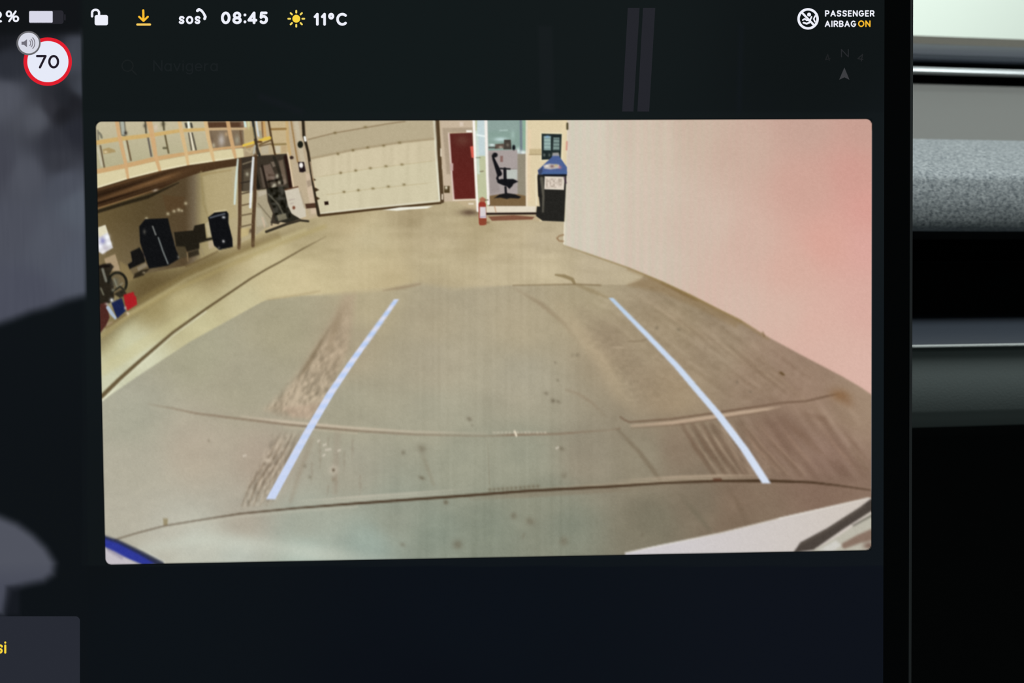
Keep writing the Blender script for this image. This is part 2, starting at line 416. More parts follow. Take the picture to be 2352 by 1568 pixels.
# ------------------------------------------------------------------ flat display marks
DPI_W = -0.00010
def flat(name, polys, rgb, parent=None, layer=0, label=None):
    """flat lit shapes on the display; polys in photograph pixels, joined into one mesh"""
    V, Fc = [], []
    for p in polys:
        i = len(V); V += [S(x, y, DPI_W - layer * 0.00004) for x, y in p]; Fc.append(tuple(range(i, i + len(p))))
    me = bpy.data.meshes.new(name); me.from_pydata(V, [], Fc); me.update()
    return own(link(name, me, glow(rgb), None, label), parent)
def disc(cx_, cy_, rx, ry=None, n=40):
    ry = ry or rx
    return [(cx_ + rx * math.cos(2 * math.pi * k / n), cy_ + ry * math.sin(2 * math.pi * k / n)) for k in range(n)]
def ringq(cx_, cy_, ro, ri, n=56, a0=0, a1=360):
    out = []
    for k in range(n):
        a, c = math.radians(a0 + (a1 - a0) * k / n), math.radians(a0 + (a1 - a0) * (k + 1) / n)
        out.append([(cx_ + ro * math.cos(a), cy_ + ro * math.sin(a)), (cx_ + ro * math.cos(c), cy_ + ro * math.sin(c)),
                    (cx_ + ri * math.cos(c), cy_ + ri * math.sin(c)), (cx_ + ri * math.cos(a), cy_ + ri * math.sin(a))])
    return out
def rrect(x0, y0, x1, y1, r, n=6):
    out = []
    for cx_, cy_, a0 in ((x1 - r, y0 + r, -90), (x1 - r, y1 - r, 0), (x0 + r, y1 - r, 90), (x0 + r, y0 + r, 180)):
        for k in range(n + 1):
            a = math.radians(a0 + 90 * k / n); out.append((cx_ + r * math.cos(a), cy_ + r * math.sin(a)))
    return out
def stroke(pts, wd_, cap=True):
    """thick polyline as quads plus round joints"""
    out = []; n = len(pts); ww = list(wd_) if hasattr(wd_, '__len__') else [wd_] * n
    for i in range(n - 1):
        (ax, ay), (bx, by) = pts[i], pts[i + 1]; L = math.hypot(bx - ax, by - ay) or 1
        nx, ny = -(by - ay) / L / 2, (bx - ax) / L / 2
        out.append([(ax + nx * ww[i], ay + ny * ww[i]), (bx + nx * ww[i + 1], by + ny * ww[i + 1]), (bx - nx * ww[i + 1], by - ny * ww[i + 1]), (ax - nx * ww[i], ay - ny * ww[i])])
    for i in range(n):
        if cap or 0 < i < n - 1: out.append(disc(*pts[i], ww[i] / 2, n=14))
    return out
def el(cx_, cy_, rx, ry, a0, a1, n=14):
    return [(cx_ + rx * math.cos(math.radians(a0 + (a1 - a0) * k / n)), cy_ + ry * math.sin(math.radians(a0 + (a1 - a0) * k / n))) for k in range(n + 1)]
_S = [(1, .16), (.82, .04), (.5, 0), (.2, .05), (.04, .24), (.16, .42), (.5, .5), (.84, .58), (.97, .77), (.8, .95), (.5, 1), (.2, .97), (0, .84)]
_P = [(0, 1), (0, 0), (.55, 0)] + el(.6, .28, .4, .28, -90, 90, 8) + [(0, .56)]
def _low(pts): return [(x, .3 + y * .7) for x, y in pts]
GLYPH = {'0': (.74, [el(.5, .5, .5, .5, 0, 360, 24)]), '1': (.36, [[(0, .26), (.9, 0), (.9, 1)]]), '2': (.66, [el(.5, .3, .48, .3, -165, 30, 10) + [(0, 1), (1, 1)]]),
    '4': (.76, [[(.74, 1), (.74, 0), (0, .74), (1, .74)]]), '5': (.68, [[(.92, 0), (.16, 0), (.08, .46)] + el(.48, .67, .52, .33, -125, 140, 14)]), '7': (.72, [[(0, 0), (1, 0), (.34, 1)]]),
    '8': (.72, [el(.5, .25, .42, .25, 0, 360, 20), el(.5, .75, .5, .25, 0, 360, 20)]), ':': (.16, [[(.5, .2), (.5, .21)], [(.5, .9), (.5, .91)]]),
    '%': (1.06, [el(.2, .25, .2, .25, 0, 360, 16), el(.8, .75, .2, .25, 0, 360, 16), [(.78, 0), (.22, 1)]]), 'd': (.42, [el(.5, .2, .5, .2, 0, 360, 16)]), 'C': (.82, [el(.52, .5, .52, .5, -48, -312, 20)]),
    's': (.62, [_S]), 'o': (.78, [el(.5, .5, .5, .5, 0, 360, 20)]), 'P': (.66, [_P]), 'A': (.82, [[(0, 1), (.5, 0), (1, 1)], [(.2, .68), (.8, .68)]]), 'S': (.7, [_S]),
    'E': (.6, [[(1, 0), (0, 0), (0, 1), (1, 1)], [(0, .5), (.86, .5)]]), 'N': (.74, [[(0, 1), (0, 0), (1, 1), (1, 0)]]), 'G': (.82, [el(.5, .5, .5, .5, -50, -335, 20) + [(1, .54), (.58, .54)]]),
    'R': (.68, [_P, [(.5, .56), (1, 1)]]), 'I': (.24, [[(.5, 0), (.5, 1)]]), 'B': (.68, [[(0, 0), (.55, 0)] + el(.57, .25, .38, .25, -90, 90, 8) + [(0, .5), (.57, .5)] + el(.57, .75, .43, .25, -90, 90, 8) + [(0, 1), (0, 0)]]),
    'O': (.88, [el(.5, .5, .5, .5, 0, 360, 24)]), 'a': (.6, [_low(el(.5, .5, .5, .5, 0, 360, 16)), [(1, .3), (1, 1)]]), 'v': (.58, [[(0, .3), (.5, 1), (1, .3)]]), 'i': (.12, [[(.5, .32), (.5, 1)], [(.5, .03), (.5, .04)]]),
    'g': (.6, [_low(el(.5, .5, .5, .5, 0, 360, 16)), [(1, .3), (1, 1.1)] + el(.5, 1.1, .5, .2, 0, 150, 8)]), 'e': (.6, [[(.02, .64)] + _low(el(.5, .5, .5, .5, 0, -310, 16))]), 'r': (.36, [[(0, .3), (0, 1)], [(0, .55), (.4, .34), (1, .32)]]),
    'z': (.6, [_low(_S)])}
def text(name, s_, bbox, rgb, weight, parent=None, layer=0, label=None, gap=0.14, rot=0.0):
    """stroke lettering fitted to the ink box it has on the display; weight = stroke width in pixels"""
    x0, y0, x1, y1 = bbox; h = weight / 2
    if s_ == ' ': return
    tot = sum(GLYPH[c][0] for c in s_) + gap * (len(s_) - 1); sc = (x1 - x0) / tot; x = x0; polys = []
    for c in s_:
        wd_ = GLYPH[c][0] * sc; g0, g1 = x + h, max(x + wd_ - h, x + h + .01)
        for st_ in GLYPH[c][1]:
            polys += stroke([(g0 + p * (g1 - g0), y0 + h + q * (y1 - y0 - weight)) for p, q in st_], weight)
        x += wd_ + gap * sc
    if rot:
        cx_, cy_ = (x0 + x1) / 2, (y0 + y1) / 2; c, d_ = math.cos(math.radians(rot)), math.sin(math.radians(rot))
        polys = [[(cx_ + (p - cx_) * c - (q - cy_) * d_, cy_ + (p - cx_) * d_ + (q - cy_) * c) for p, q in pl] for pl in polys]
    return flat(name, polys, rgb, parent, layer, label)

WHITE = (238, 240, 250)
AMBER = (250, 190, 48)
flat('map_road', [[(1442, 18), (1469, 18), (1455, 256), (1429, 256)]], (36, 37, 43), label='faint grey road bar on the dark map')
flat('map_road', [[(1477, 18), (1505, 18), (1491, 256), (1464, 256)]], (36, 37, 43), label='faint grey road bar on the dark map')

# status bar
text('battery_percentage', '2', (-14, 25, 4.5, 51.5), WHITE, 5.2, label='white battery percentage digit')
text('percent_sign', '%', (13, 24, 44, 51), WHITE, 4.4, label='white percent sign')
bt = flat('battery_icon', [rrect(66, 24, 146, 55, 6)], (40, 40, 47), label='battery outline')
flat('battery_charge', [rrect(67, 25.5, 121, 52, 2)], (216, 216, 232), bt, 1, 'pale battery charge level')
flat('battery_tip', [rrect(147, 33, 151, 47, 1.5)], (34, 34, 40), bt)
lk = flat('padlock_icon', [rrect(217.5, 34.5, 248, 58, 4.5)], WHITE, label='white open padlock')
flat('shackle', stroke([(211.5, 37.5), (211.5, 29)] + [(219.5 + 8 * math.cos(math.radians(a)), 29 + 6.5 * math.sin(math.radians(a))) for a in range(180, 361, 15)] + [(227.5, 37)], 5.2), WHITE, lk)
dl = flat('download_icon', stroke([(329, 24), (329.5, 46)], 5.0), AMBER, label='amber download arrow')
flat('arrow_head', stroke([(319.5, 38.5), (329.6, 48), (339.5, 38.5)], 4.6), AMBER, dl)
flat('underline', stroke([(315.5, 56.3), (344.5, 56.3)], 5.0), (250, 206, 96), dl)
sos = text('sos_text', 'sos', (410.5, 36.5, 460.5, 55.5), WHITE, 4.9, label='white SOS lettering')
flat('handset', stroke([(453.5, 24.5), (457, 21.5), (463, 24.5), (468, 31), (471.5, 38.5), (470, 43)], [6.5, 6.5, 5.4, 5.4, 6.5, 6.5]), WHITE, sos)
text('clock_text', '08:45', (507.5, 26.5, 615.5, 55.5), WHITE, 6.4, label='white clock lettering')
sun = flat('sun_icon', [disc(680.5, 43, 9)], (250, 214, 62), label='yellow sun weather symbol')
for k in range(8):
    a = math.radians(45 * k)
    flat('ray', stroke([(680.5 + 14 * math.cos(a), 43 + 14 * math.sin(a)), (680.5 + 18.3 * math.cos(a), 43 + 18.3 * math.sin(a))], 4.0), (246, 220, 100), sun)
text('temperature_text', '11dC', (720.5, 29.5, 799.5, 59), WHITE, 6.0, label='white outside temperature lettering')
ab = flat('airbag_icon', ringq(1856, 43.3, 24.6, 19.0), WHITE, label='white airbag warning roundel')
flat('slash', stroke([(1842, 29), (1869, 57)], 4.8), WHITE, ab, 1)
flat('child_figure', [disc(1858.4, 33.5, 4.4)] + stroke([(1843.8, 46), (1848.6, 43.2), (1853, 46.6), (1857, 46)], 3.4) +
     stroke([(1845.5, 52.2), (1853, 54.4), (1858.5, 52), (1861, 46)], 4.0) + stroke([(1864, 38.8), (1860.5, 46.5)], 3.6), WHITE, ab, 1)
flat('airbag_bag', stroke([(1872.4, 36.6), (1869, 43.5), (1871.8, 50)], 3.4), WHITE, ab, 1)
text('passenger_text', 'PASSENGER', (1895, 23.5, 2008.5, 38.2), WHITE, 2.8, label='white passenger lettering')
text('airbag_text', 'AIRBAG', (1894.5, 47.3, 1966.5, 62), WHITE, 2.8, label='white airbag lettering')
text('airbag_state_text', 'ON', (1971, 46.8, 1999.5, 62), AMBER, 2.8, label='amber ON lettering')

# speed limit sign with sound badge
sp = flat('speed_limit_sign', [disc(109.5, 141.5, 55.5, n=72)], (226, 30, 46), label='red ringed speed limit sign')
flat('sign_face', [disc(110, 141.5, 47.2, n=72)], (230, 234, 248), sp, 1)
text('sign_number', '70', (82.5, 126, 136, 157.3), (32, 26, 38), 5.4, sp, 2, gap=0.10)
sb = flat('sound_badge', [disc(65.5, 99, 27.8, n=56)], (104, 104, 108), None, 3, 'grey ringed sound badge')
flat('badge_face', [disc(65.8, 98.8, 23.8, n=56)], (216, 218, 230), sb, 4)
flat('speaker_symbol', [[(49.5, 95.5), (55, 95.5), (55, 103), (49.5, 103)], [(54.9, 95.5), (62, 90), (62, 108.5), (54.9, 103)]], (112, 110, 120), sb, 5)
for k, r in enumerate((8.5, 13, 18)):
    flat('sound_wave', ringq(62, 99, r + 1.1, r - 1.1, 10, -46, 46), (126, 124, 134), sb, 5)
# idle map furniture
sr = flat('search_icon', ringq(293, 151, 14, 11.5, 32) + stroke([(303, 161), (313, 171)], 3), (25, 30, 31), label='faint search symbol')
text('search_text', 'Navigera', (352, 138, 500, 164), (25, 30, 32), 3.0, label='faint navigation search lettering')
cp = flat('compass_arrow', [[(1939.5, 155), (1951, 183), (1939.5, 177.5)], [(1939.5, 155), (1939.5, 177.5), (1927.5, 183)]], (60, 61, 64), label='faint grey compass arrow')
text('compass_letter', 'N', (1931.5, 112.5, 1949.5, 131.5), (37, 39, 42), 2.4, cp)
text('compass_letter', '4', (1970, 123, 1984, 141), (34, 36, 38), 2.4, cp, rot=12)
text('compass_letter', '4', (1894, 124, 1907, 141), (29, 31, 33), 2.4, cp, rot=-14)
# notice card bottom left
cd_ = flat('notice_card', [rrect(-560, 1415, 183.5, 1730, 10)], (39, 42, 51), label='dark grey notice card')
text('notice_text', 'zi', (-7, 1472, 12.5, 1500.5), (248, 214, 60), 4.6, cd_, 1, 'yellow notice lettering')

# ------------------------------------------------------------------ reversing camera picture
_bp = rounded(-0.0002, -0.0002, PW + 0.0002, PH + 0.0002, 0.002)
_bx, _by = project_uv(np.array([p[0] for p in _bp]), np.array([p[1] for p in _bp]))
pic_base = flat('camera_picture', [list(zip(_bx.tolist(), _by.tolist()))], (12, 15, 17), label='wide angle reversing camera picture of a garage')
uax = axis(0, PW, [(-9, 1.5 * PXM), (600 * PXM, 2.3 * PXM), (770 * PXM, 1.5 * PXM), (1090 * PXM, 2.6 * PXM)])
vax = axis(0, PH, [(-9, 1.5 * PXM), (260 * PXM, 2.0 * PXM), (450 * PXM, 2.5 * PXM)])
P = Raster(uax, vax)
X, Y = P.X, P.Y
def seg(key, name, label=None): return P.gid(key, name, label)

# ---- floor, lit far part
P.C[:] = P.rbf([(245, 790, (192, 186, 144)), (300, 800, (202, 201, 166)), (260, 880, (206, 207, 178)), (330, 830, (212, 212, 184)), (420, 690, (186, 174, 130)),
    (450, 740, (202, 195, 154)), (600, 600, (198, 186, 146)), (560, 690, (202, 193, 154)), (480, 615, (146, 130, 90)), (350, 700, (156, 142, 98)), (330, 645, (114, 100, 66)), (560, 575, (176, 160, 118)),
    (850, 550, (196, 183, 147)), (1000, 510, (180, 166, 132)), (1000, 550, (192, 177, 144)), (1180, 545, (190, 175, 142)), (1250, 560, (186, 172, 142)), (1250, 610, (196, 182, 150)), (1000, 600, (192, 178, 143)), (850, 610, (202, 187, 148)),
    (1000, 650, (178, 164, 132)), (700, 655, (204, 190, 150)), (800, 500, (182, 166, 128)), (700, 530, (176, 162, 124)), (1380, 620, (186, 172, 144)), (1150, 640, (190, 176, 144)),
    (950, 490, (168, 152, 118)), (1100, 520, (178, 163, 128)), (640, 640, (206, 193, 152)), (900, 640, (192, 176, 138))], 60)
# ---- shaded near part
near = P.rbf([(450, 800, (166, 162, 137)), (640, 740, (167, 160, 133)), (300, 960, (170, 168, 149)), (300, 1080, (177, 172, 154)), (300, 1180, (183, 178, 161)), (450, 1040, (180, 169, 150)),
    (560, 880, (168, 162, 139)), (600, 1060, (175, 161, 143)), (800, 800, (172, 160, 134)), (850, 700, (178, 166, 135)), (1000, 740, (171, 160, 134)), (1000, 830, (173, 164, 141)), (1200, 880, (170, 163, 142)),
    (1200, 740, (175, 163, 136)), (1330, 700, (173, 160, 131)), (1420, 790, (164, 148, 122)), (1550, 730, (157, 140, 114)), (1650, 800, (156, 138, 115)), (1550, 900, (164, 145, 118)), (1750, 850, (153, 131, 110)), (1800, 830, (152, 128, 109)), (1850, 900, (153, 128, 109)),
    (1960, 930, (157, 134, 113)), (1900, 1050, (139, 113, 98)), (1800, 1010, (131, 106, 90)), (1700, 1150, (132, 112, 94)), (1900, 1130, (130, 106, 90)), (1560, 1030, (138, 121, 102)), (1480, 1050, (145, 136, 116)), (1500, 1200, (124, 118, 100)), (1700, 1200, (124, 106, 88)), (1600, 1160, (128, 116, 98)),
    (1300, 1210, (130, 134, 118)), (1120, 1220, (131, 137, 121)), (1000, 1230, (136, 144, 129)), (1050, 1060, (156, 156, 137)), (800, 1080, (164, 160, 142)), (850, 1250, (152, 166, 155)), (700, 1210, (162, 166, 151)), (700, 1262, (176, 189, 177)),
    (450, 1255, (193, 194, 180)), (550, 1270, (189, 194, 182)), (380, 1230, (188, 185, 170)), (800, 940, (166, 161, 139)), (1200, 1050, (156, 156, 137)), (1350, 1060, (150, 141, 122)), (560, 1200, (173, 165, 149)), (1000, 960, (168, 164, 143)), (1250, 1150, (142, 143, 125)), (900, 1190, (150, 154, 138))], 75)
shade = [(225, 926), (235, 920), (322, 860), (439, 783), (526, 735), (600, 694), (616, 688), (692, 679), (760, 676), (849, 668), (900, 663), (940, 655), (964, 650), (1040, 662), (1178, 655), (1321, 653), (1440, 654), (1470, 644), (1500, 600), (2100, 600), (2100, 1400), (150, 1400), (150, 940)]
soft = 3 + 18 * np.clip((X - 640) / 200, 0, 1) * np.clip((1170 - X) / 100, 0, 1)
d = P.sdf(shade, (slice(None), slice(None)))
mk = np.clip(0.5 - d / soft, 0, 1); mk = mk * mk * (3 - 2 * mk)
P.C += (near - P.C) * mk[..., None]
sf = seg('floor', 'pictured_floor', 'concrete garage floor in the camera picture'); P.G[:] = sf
# mottling of the concrete
mot = vnoise(X / 70, Y / 40, 1) * 7 + vnoise(X / 26, Y / 18, 2) * 4 + vnoise(X / 9, Y / 7, 3) * 3
P.C += mot[..., None] * np.array([1, .96, .85])
streak = vnoise(X / 7, Y / 220, 4) * 6 * np.clip((X - 700) / 200, 0, 1) * np.clip((1500 - X) / 200, 0, 1)
P.C += streak[..., None]
far = np.clip((680 - Y) / 80, 0, 1) * np.clip((X - 420) / 200, 0, 1)
P.C += (vnoise(X / 45, Y / 12, 8) * 11 * far)[..., None]
P.line([(228, 790), (262, 735), (300, 690), (350, 655), (430, 628), (500, 600), (560, 572), (640, 540), (720, 512)], [30, 44, 52, 50, 40, 30, 22, 16, 8], (100, 84, 52), 46, [.5, .7, .85, .9, .8, .6, .45, .35, .15])  # soft shadow band painted along the foot of the left wall
# bands along the left wall
for (pts, wdt, c, a) in (([(745, 520), (640, 560), (560, 594), (480, 630), (395, 668), (300, 722), (236, 770)], 9, (176, 160, 108), .6),
                         ([(700, 528), (600, 566), (520, 600), (430, 640), (330, 700), (235, 757)], 5, (206, 194, 146), .55),
                         ([(640, 545), (540, 582), (440, 624), (330, 685), (240, 745)], 10, (140, 122, 76), .45),
                         ([(420, 735), (330, 790), (236, 850)], 26, (202, 194, 146), .4)):
    P.line(pts, wdt, c, 14, a)
lj = [(749, 543), (697, 570.5), (646, 600), (614, 617), (577, 639), (475, 708), (398, 763), (322, 828), (275, 870), (233, 911)]
P.line([(x - 2, y + 7) for x, y in lj[5:]], [4, 5, 7, 8, 9], (226, 226, 200), 4, .6)
sj = seg('floorline', 'pictured_floor_joint', 'dark curved joint line at the left of the pictured floor')
P.line(lj, [2, 3.4, 4, 4, 4.6, 5.5, 6.5, 8, 9, 10], (98, 82, 54), 2.5, [.3, .75, .85, .9, .9, .95, .95, .95, .95, .95], sj)
P.line([(236, 918), (262, 896), (300, 868)], [4, 3, 1], (238, 236, 212), 3, [.9, .6, 0])
# stain marks near the shade edge
P.line([(1276, 631), (1296, 634), (1314, 641), (1319, 650)], [4, 8, 8, 6], (134, 116, 80), 3, .8)
P.line([(1178, 655), (1321, 652.5), (1380, 655)], [2, 3, 3], (120, 100, 70), 3, .7)
P.line([(1321, 652.5), (1360, 668), (1400, 686)], [5, 9, 3], (140, 122, 88), 8, .5)
P.line([(880, 667), (925, 660), (965, 652)], [2, 8, 4], (150, 130, 104), 6, .6)
P.line([(616, 688), (660, 681), (692, 676), (735, 668)], 4, (168, 150, 112), 6, .5)
P.fill([(1440, 655), (1470, 640), (1500, 638), (1560, 664), (1640, 706), (1700, 740), (1690, 752), (1600, 706), (1520, 672)], (142, 118, 84), 14, .55)
P.line([(1520, 650), (1560, 668), (1600, 690)], [3, 9, 3], (118, 92, 56), 8, .6)
for k in range(9):
    P.line([(1450 + k * 26, 668 + k * 8), (1560 + k * 30, 740 + k * 17), (1640 + k * 34, 810 + k * 20)], 3, (136, 114, 90) if k % 2 else (178, 156, 128), 7, [0, .38, 0])

# ---- tyre marks
trk = [(790, 676), (815, 676), (812, 720), (800, 800), (770, 880), (740, 930), (715, 962), (660, 958), (610, 940), (650, 900), (690, 850), (735, 780), (765, 730)]
w, m = P.fill(trk, (176, 154, 130), 26, .55)
xx, yy = X[w], Y[w]; kk = np.clip((yy - 690) / 200, 0, 1)
nn = vnoise((xx + yy * .5) / 9, (yy - xx * .3) / 14, 11) * 46 + vnoise((xx + yy * .45) / 5, yy / 8, 12) * 34
P.C[w] += (nn * m * kk)[..., None] * np.array([1, .93, .85])
P.line([(768, 735), (735, 790), (705, 840), (684, 872)], [2, 8, 10, 4], (120, 104, 80), 10, [0, .6, .65, .2])
P.line([(790, 700), (770, 750), (755, 800)], [14, 18, 12], (140, 122, 96), 16, [.1, .5, .2])
P.fill([(650, 935), (735, 925), (716, 962), (672, 958)], (190, 166, 144), 14, .5)
for k, (xa, xb, a) in enumerate(((612, 556, .55), (625, 570, .7), (640, 583, .65), (655, 598, .45), (668, 612, .35))):
    P.line([(xa + 34, 990), (xa + 8, 1045), (xb + 18, 1115), (xb, 1160)], 4.5, (128, 112, 92), 6, [.1, a, a, a * .5])
    P.line([(xa + 40, 990), (xa + 14, 1045), (xb + 24, 1115), (xb + 6, 1160)], 3, (192, 176, 154), 5, [.1, a * .5, a * .5, .1])
w, m = P.fill([(628, 1000), (700, 995), (668, 1060), (630, 1150), (556, 1166), (570, 1110)], (150, 134, 114), 20, .2)
P.C[w] += ((vnoise((X[w] + Y[w] * .48) / 5, (Y[w] - X[w] * .3) / 9, 91) * 34 + vnoise((X[w] + Y[w] * .48) / 12, Y[w] / 30, 92) * 20) * m)[..., None] * np.array([1, .95, .88])
w, m = P.fill([(1556, 972), (1700, 968), (1800, 1085), (1640, 1092)], (140, 120, 100), 24, .15)
P.C[w] += ((vnoise((X[w] - Y[w] * .66) / 7, Y[w] / 30, 93) * 30 + vnoise((X[w] - Y[w] * .66) / 4, Y[w] / 9, 94) * 14) * m)[..., None] * np.array([1, .93, .86])
w, m = P.fill([(1700, 960), (1960, 910), (1990, 1100), (1820, 1096)], (140, 120, 100), 40, 0)
P.C[w] += (vnoise((X[w] - Y[w] * .7) / 16, Y[w] / 60, 95) * 18 * m)[..., None]
w, m = P.fill([(1340, 690), (1520, 650), (1760, 780), (1900, 880), (1760, 930), (1560, 900)], (140, 120, 100), 40, 0)
P.C[w] += ((vnoise((X[w] - Y[w] * 1.35) / 14, Y[w] / 40, 96) * 14 + vnoise(X[w] / 10, Y[w] / 7, 97) * 8) * m)[..., None]
for k in range(16):
    x0 = 700 + (k * 37) % 130; y0 = 1000 + (k * 53) % 130
    P.line([(x0, y0), (x0 - 3, y0 + 26)], 4, (140, 126, 108), 6, [.35, .1])
P.line([(716, 1010), (690, 1080), (668, 1150)], [12, 10, 8], (150, 136, 116), 12, [.3, .4, .3])
P.line([(775, 990), (772, 1060), (770, 1130)], [14, 16, 12], (158, 144, 126), 14, [.3, .4, .3])
# right hand tyre marks
for k, (xa, xb, a) in enumerate(((1566, 1640, .7), (1590, 1666, .75), (1612, 1690, .75), (1634, 1712, .6), (1700, 1800, .4), (1730, 1840, .3))):
    P.line([(xa, 974), ((xa + xb) / 2 - 4, 1030), (xb, 1090)], [9, 11, 8], (112, 90, 72), 8, [a * .6, a, a * .6])
    P.line([(xa + 11, 974), ((xa + xb) / 2 + 7, 1030), (xb + 11, 1090)], 2.4, (176, 150, 126), 4, [.2, .5, .3])
P.line([(1420, 987), (1470, 1040), (1500, 1080), (1516, 1102)], [7, 10, 11, 6], (118, 104, 84), 7, [.4, .6, .6, .5])
P.line([(1562, 1137), (1596, 1175), (1629, 1216)], [6, 12, 10], (112, 104, 86), 12, [.2, .6, .5])
P.line([(1672, 1118), (1700, 1165), (1716, 1204)], [6, 12, 8], (112, 94, 76), 12, [.3, .5, .2])
P.line([(1855, 950), (1890, 962), (1915, 995)], [6, 14, 6], (122, 96, 78), 14, [.3, .6, .2])
P.line([(1800, 965), (1840, 998), (1880, 1040)], [8, 14, 8], (124, 98, 80), 16, [.3, .6, .2])
P.line([(1955, 1030), (1990, 1075)], 10, (128, 106, 86), 14, .4)
for k in range(6): P.line([(1690 + k * 42, 960 - k * 3), (1740 + k * 46, 1030), (1800 + k * 44, 1090)], 5, (124, 98, 80) if k % 2 else (172, 142, 120), 10, [0, .4, 0])
# faint trail between the guide lines, cracks, spots
P.line([(1181, 661), (1244, 699), (1296, 743), (1330, 790)], [4, 10, 8, 4], (146, 128, 102), 10, [.2, .6, .4, .1])
P.line([(1270, 690), (1330, 760), (1390, 830), (1420, 900), (1470, 950)], [26, 34, 34, 34, 20], (186, 168, 138), 30, [.1, .55, .5, .35, .1])
P.line([(1340, 720), (1400, 780), (1460, 850), (1520, 910)], [40, 60, 60, 40], (146, 129, 106), 40, [.25, .5, .45, .25])
w, m = P.fill([(1300, 690), (1420, 760), (1540, 880), (1560, 930), (1440, 930), (1340, 800)], (150, 133, 108), 60, 0)
P.C[w] += (vnoise(X[w] / 8, Y[w] / 6, 15) * 12 * m)[..., None] * np.array([1, .95, .85])
P.line([(1443, 784), (1470, 783), (1488, 778)], 2.4, (126, 108, 84), 3, .7)
P.line([(1408, 798), (1432, 798)], 3, (194, 176, 150), 4, .6)
P.line([(1300, 895), (1330, 905), (1360, 925), (1390, 955)], [4, 6, 6, 3], (142, 124, 102), 8, [.4, .5, .5, .2])
for (x, y, rx, ry, a, dk) in ((1078, 962, 7, 5, .55, 1), (1085, 976, 4, 3, .3, 1), (1254, 903, 6, 4, .55, 1), (1270, 920, 5, 5, .7, 1), (1282, 922, 6, 4, .5, 1), (969, 1030, 11, 9, .45, 1), (926, 1039, 5, 6, .5, 1),
                              (969, 1097, 8, 4, .7, 1), (1180, 1184, 8, 8, .5, 1), (1218, 1197, 12, 9, .45, 1), (1051, 1250, 12, 11, .55, 1), (1295, 1242, 11, 11, .45, 1), (1024, 1153, 6, 5, .8, 1),
                              (1508, 753, 4, 4, .6, 1), (1559, 757, 4, 4, .5, 1), (1693, 877, 3, 3, .6, 1), (1723, 899, 4, 3, .5, 1), (1326, 815, 5, 5, .4, 1), (1275, 832, 4, 3, .4, 1), (1281, 873, 4, 3, .5, 1), (1290, 1030, 8, 5, .5, 1),
                              (1296, 1092, 7, 8, .35, 1), (925, 1250, 8, 5, .35, 1), (1202, 1230, 4, 8, .3, 1), (1315, 815, 4, 4, .3, 1), (480, 1012, 4, 4, .3, 1), (700, 1070, 5, 4, .4, 1), (712, 1095, 4, 4, .4, 1), (1475, 1228, 4, 4, .4, 1)):
    P.blob(x, y, rx, ry, (104, 94, 76), a, 20)
P.line([(968, 1036), (980, 1070), (996, 1112)], [8, 9, 6], (142, 136, 116), 9, [.3, .6, .5])
P.line([(1120, 1015), (1122, 1060), (1124, 1114)], 2, (138, 132, 112), 3, [.3, .6, .6])
P.fill([(1788, 855), (1794, 853), (1803, 861), (1798, 862)], (92, 70, 40), 3)
for (x, y, l) in ((746, 1021, 6), (754, 1032, 12), (779, 1034, 5), (562, 1046, 6), (732, 1012, 4), (744, 1045, 4), (1280, 1028, 5)):
    P.line([(x - l / 2, y + 1), (x + l / 2, y - 1)], 3.4, (222, 212, 196), 3, .8)
P.blob(615, 1057, 11, 6, (206, 192, 172), .8)
P.blob(766, 1079, 10, 10, (206, 196, 178), .9); P.blob(766, 1079, 4.5, 4.5, (98, 86, 68), .95)
P.blob(767, 1100, 6, 6, (140, 126, 106), .6)
P.fill([(375, 1190), (386, 1190), (385, 1206), (376, 1206)], (146, 132, 98), 5, .8)
# glare along the bottom edge
P.line([(330, 1262), (450, 1238), (600, 1252), (760, 1275), (900, 1288)], [20, 26, 30, 30, 16], (200, 204, 190), 34, [.4, .6, .5, .45, .2])

# ---- expansion joints across the floor
j1 = [(342, 928), (395, 937), (450, 949), (552, 961.5), (654, 974), (740, 982), (820, 989), (953, 997.5), (1119, 1001), (1183, 998), (1285, 995.7), (1400, 987), (1424, 983)]
P.line([(x, y - 6) for x, y in j1[3:9]], [2, 6, 6, 5, 4, 2], (208, 192, 170), 4, [.5, .75, .8, .75, .6, .3])
P.line([(x, y + 6) for x, y in j1[4:7]], 3, (200, 186, 162), 3, .5)
s1 = seg('joint1', 'pictured_expansion_joint', 'thin curved joint across the middle of the pictured floor')
P.line(j1, [3, 3.5, 4, 4, 4, 4.4, 4, 3.4, 2.6, 5, 4.4, 2.6, 3], (132, 112, 92), 3, [.2, .5, .7, .8, .85, .85, .8, .7, .5, .85, .8, .5, .8], s1)
for x in range(1135, 1260, 9): P.blob(x, 994 - (x % 3), 4, 2.2, (222, 210, 190), .45 + .3 * ((x * 7) % 5) / 5)
P.line([(1182, 990), (1186, 1000)], 5, (228, 216, 194), 3, .9)
j1b = [(1425, 957), (1434, 964), (1446, 969), (1541, 962), (1634, 949), (1700, 939), (1755, 931), (1790, 925)]
P.line([(x + 4, y + 8.5) for x, y in j1b[2:]], [5, 8, 9, 9, 7, 2], (190, 166, 142), 4, [.6, .9, .95, .95, .9, .4])
P.line([(x + 4, y + 14) for x, y in j1b[2:7]], 3, (116, 94, 76), 4, [.3, .6, .7, .7, .5])
s2 = seg('joint2', 'pictured_expansion_joint', 'joint with a pale filled edge at the right of the pictured floor')
P.line(j1b + [(1850, 921), (1902, 909), (1925, 904)], [3, 3, 3.5, 3.5, 4, 4, 3.5, 3.5, 4, 4.5, 3], (108, 84, 66), 3, .85, s2)
P.blob(1930, 908, 24, 15, (134, 98, 64), .75, 15); P.blob(1945, 922, 18, 12, (132, 100, 74), .5, 40)
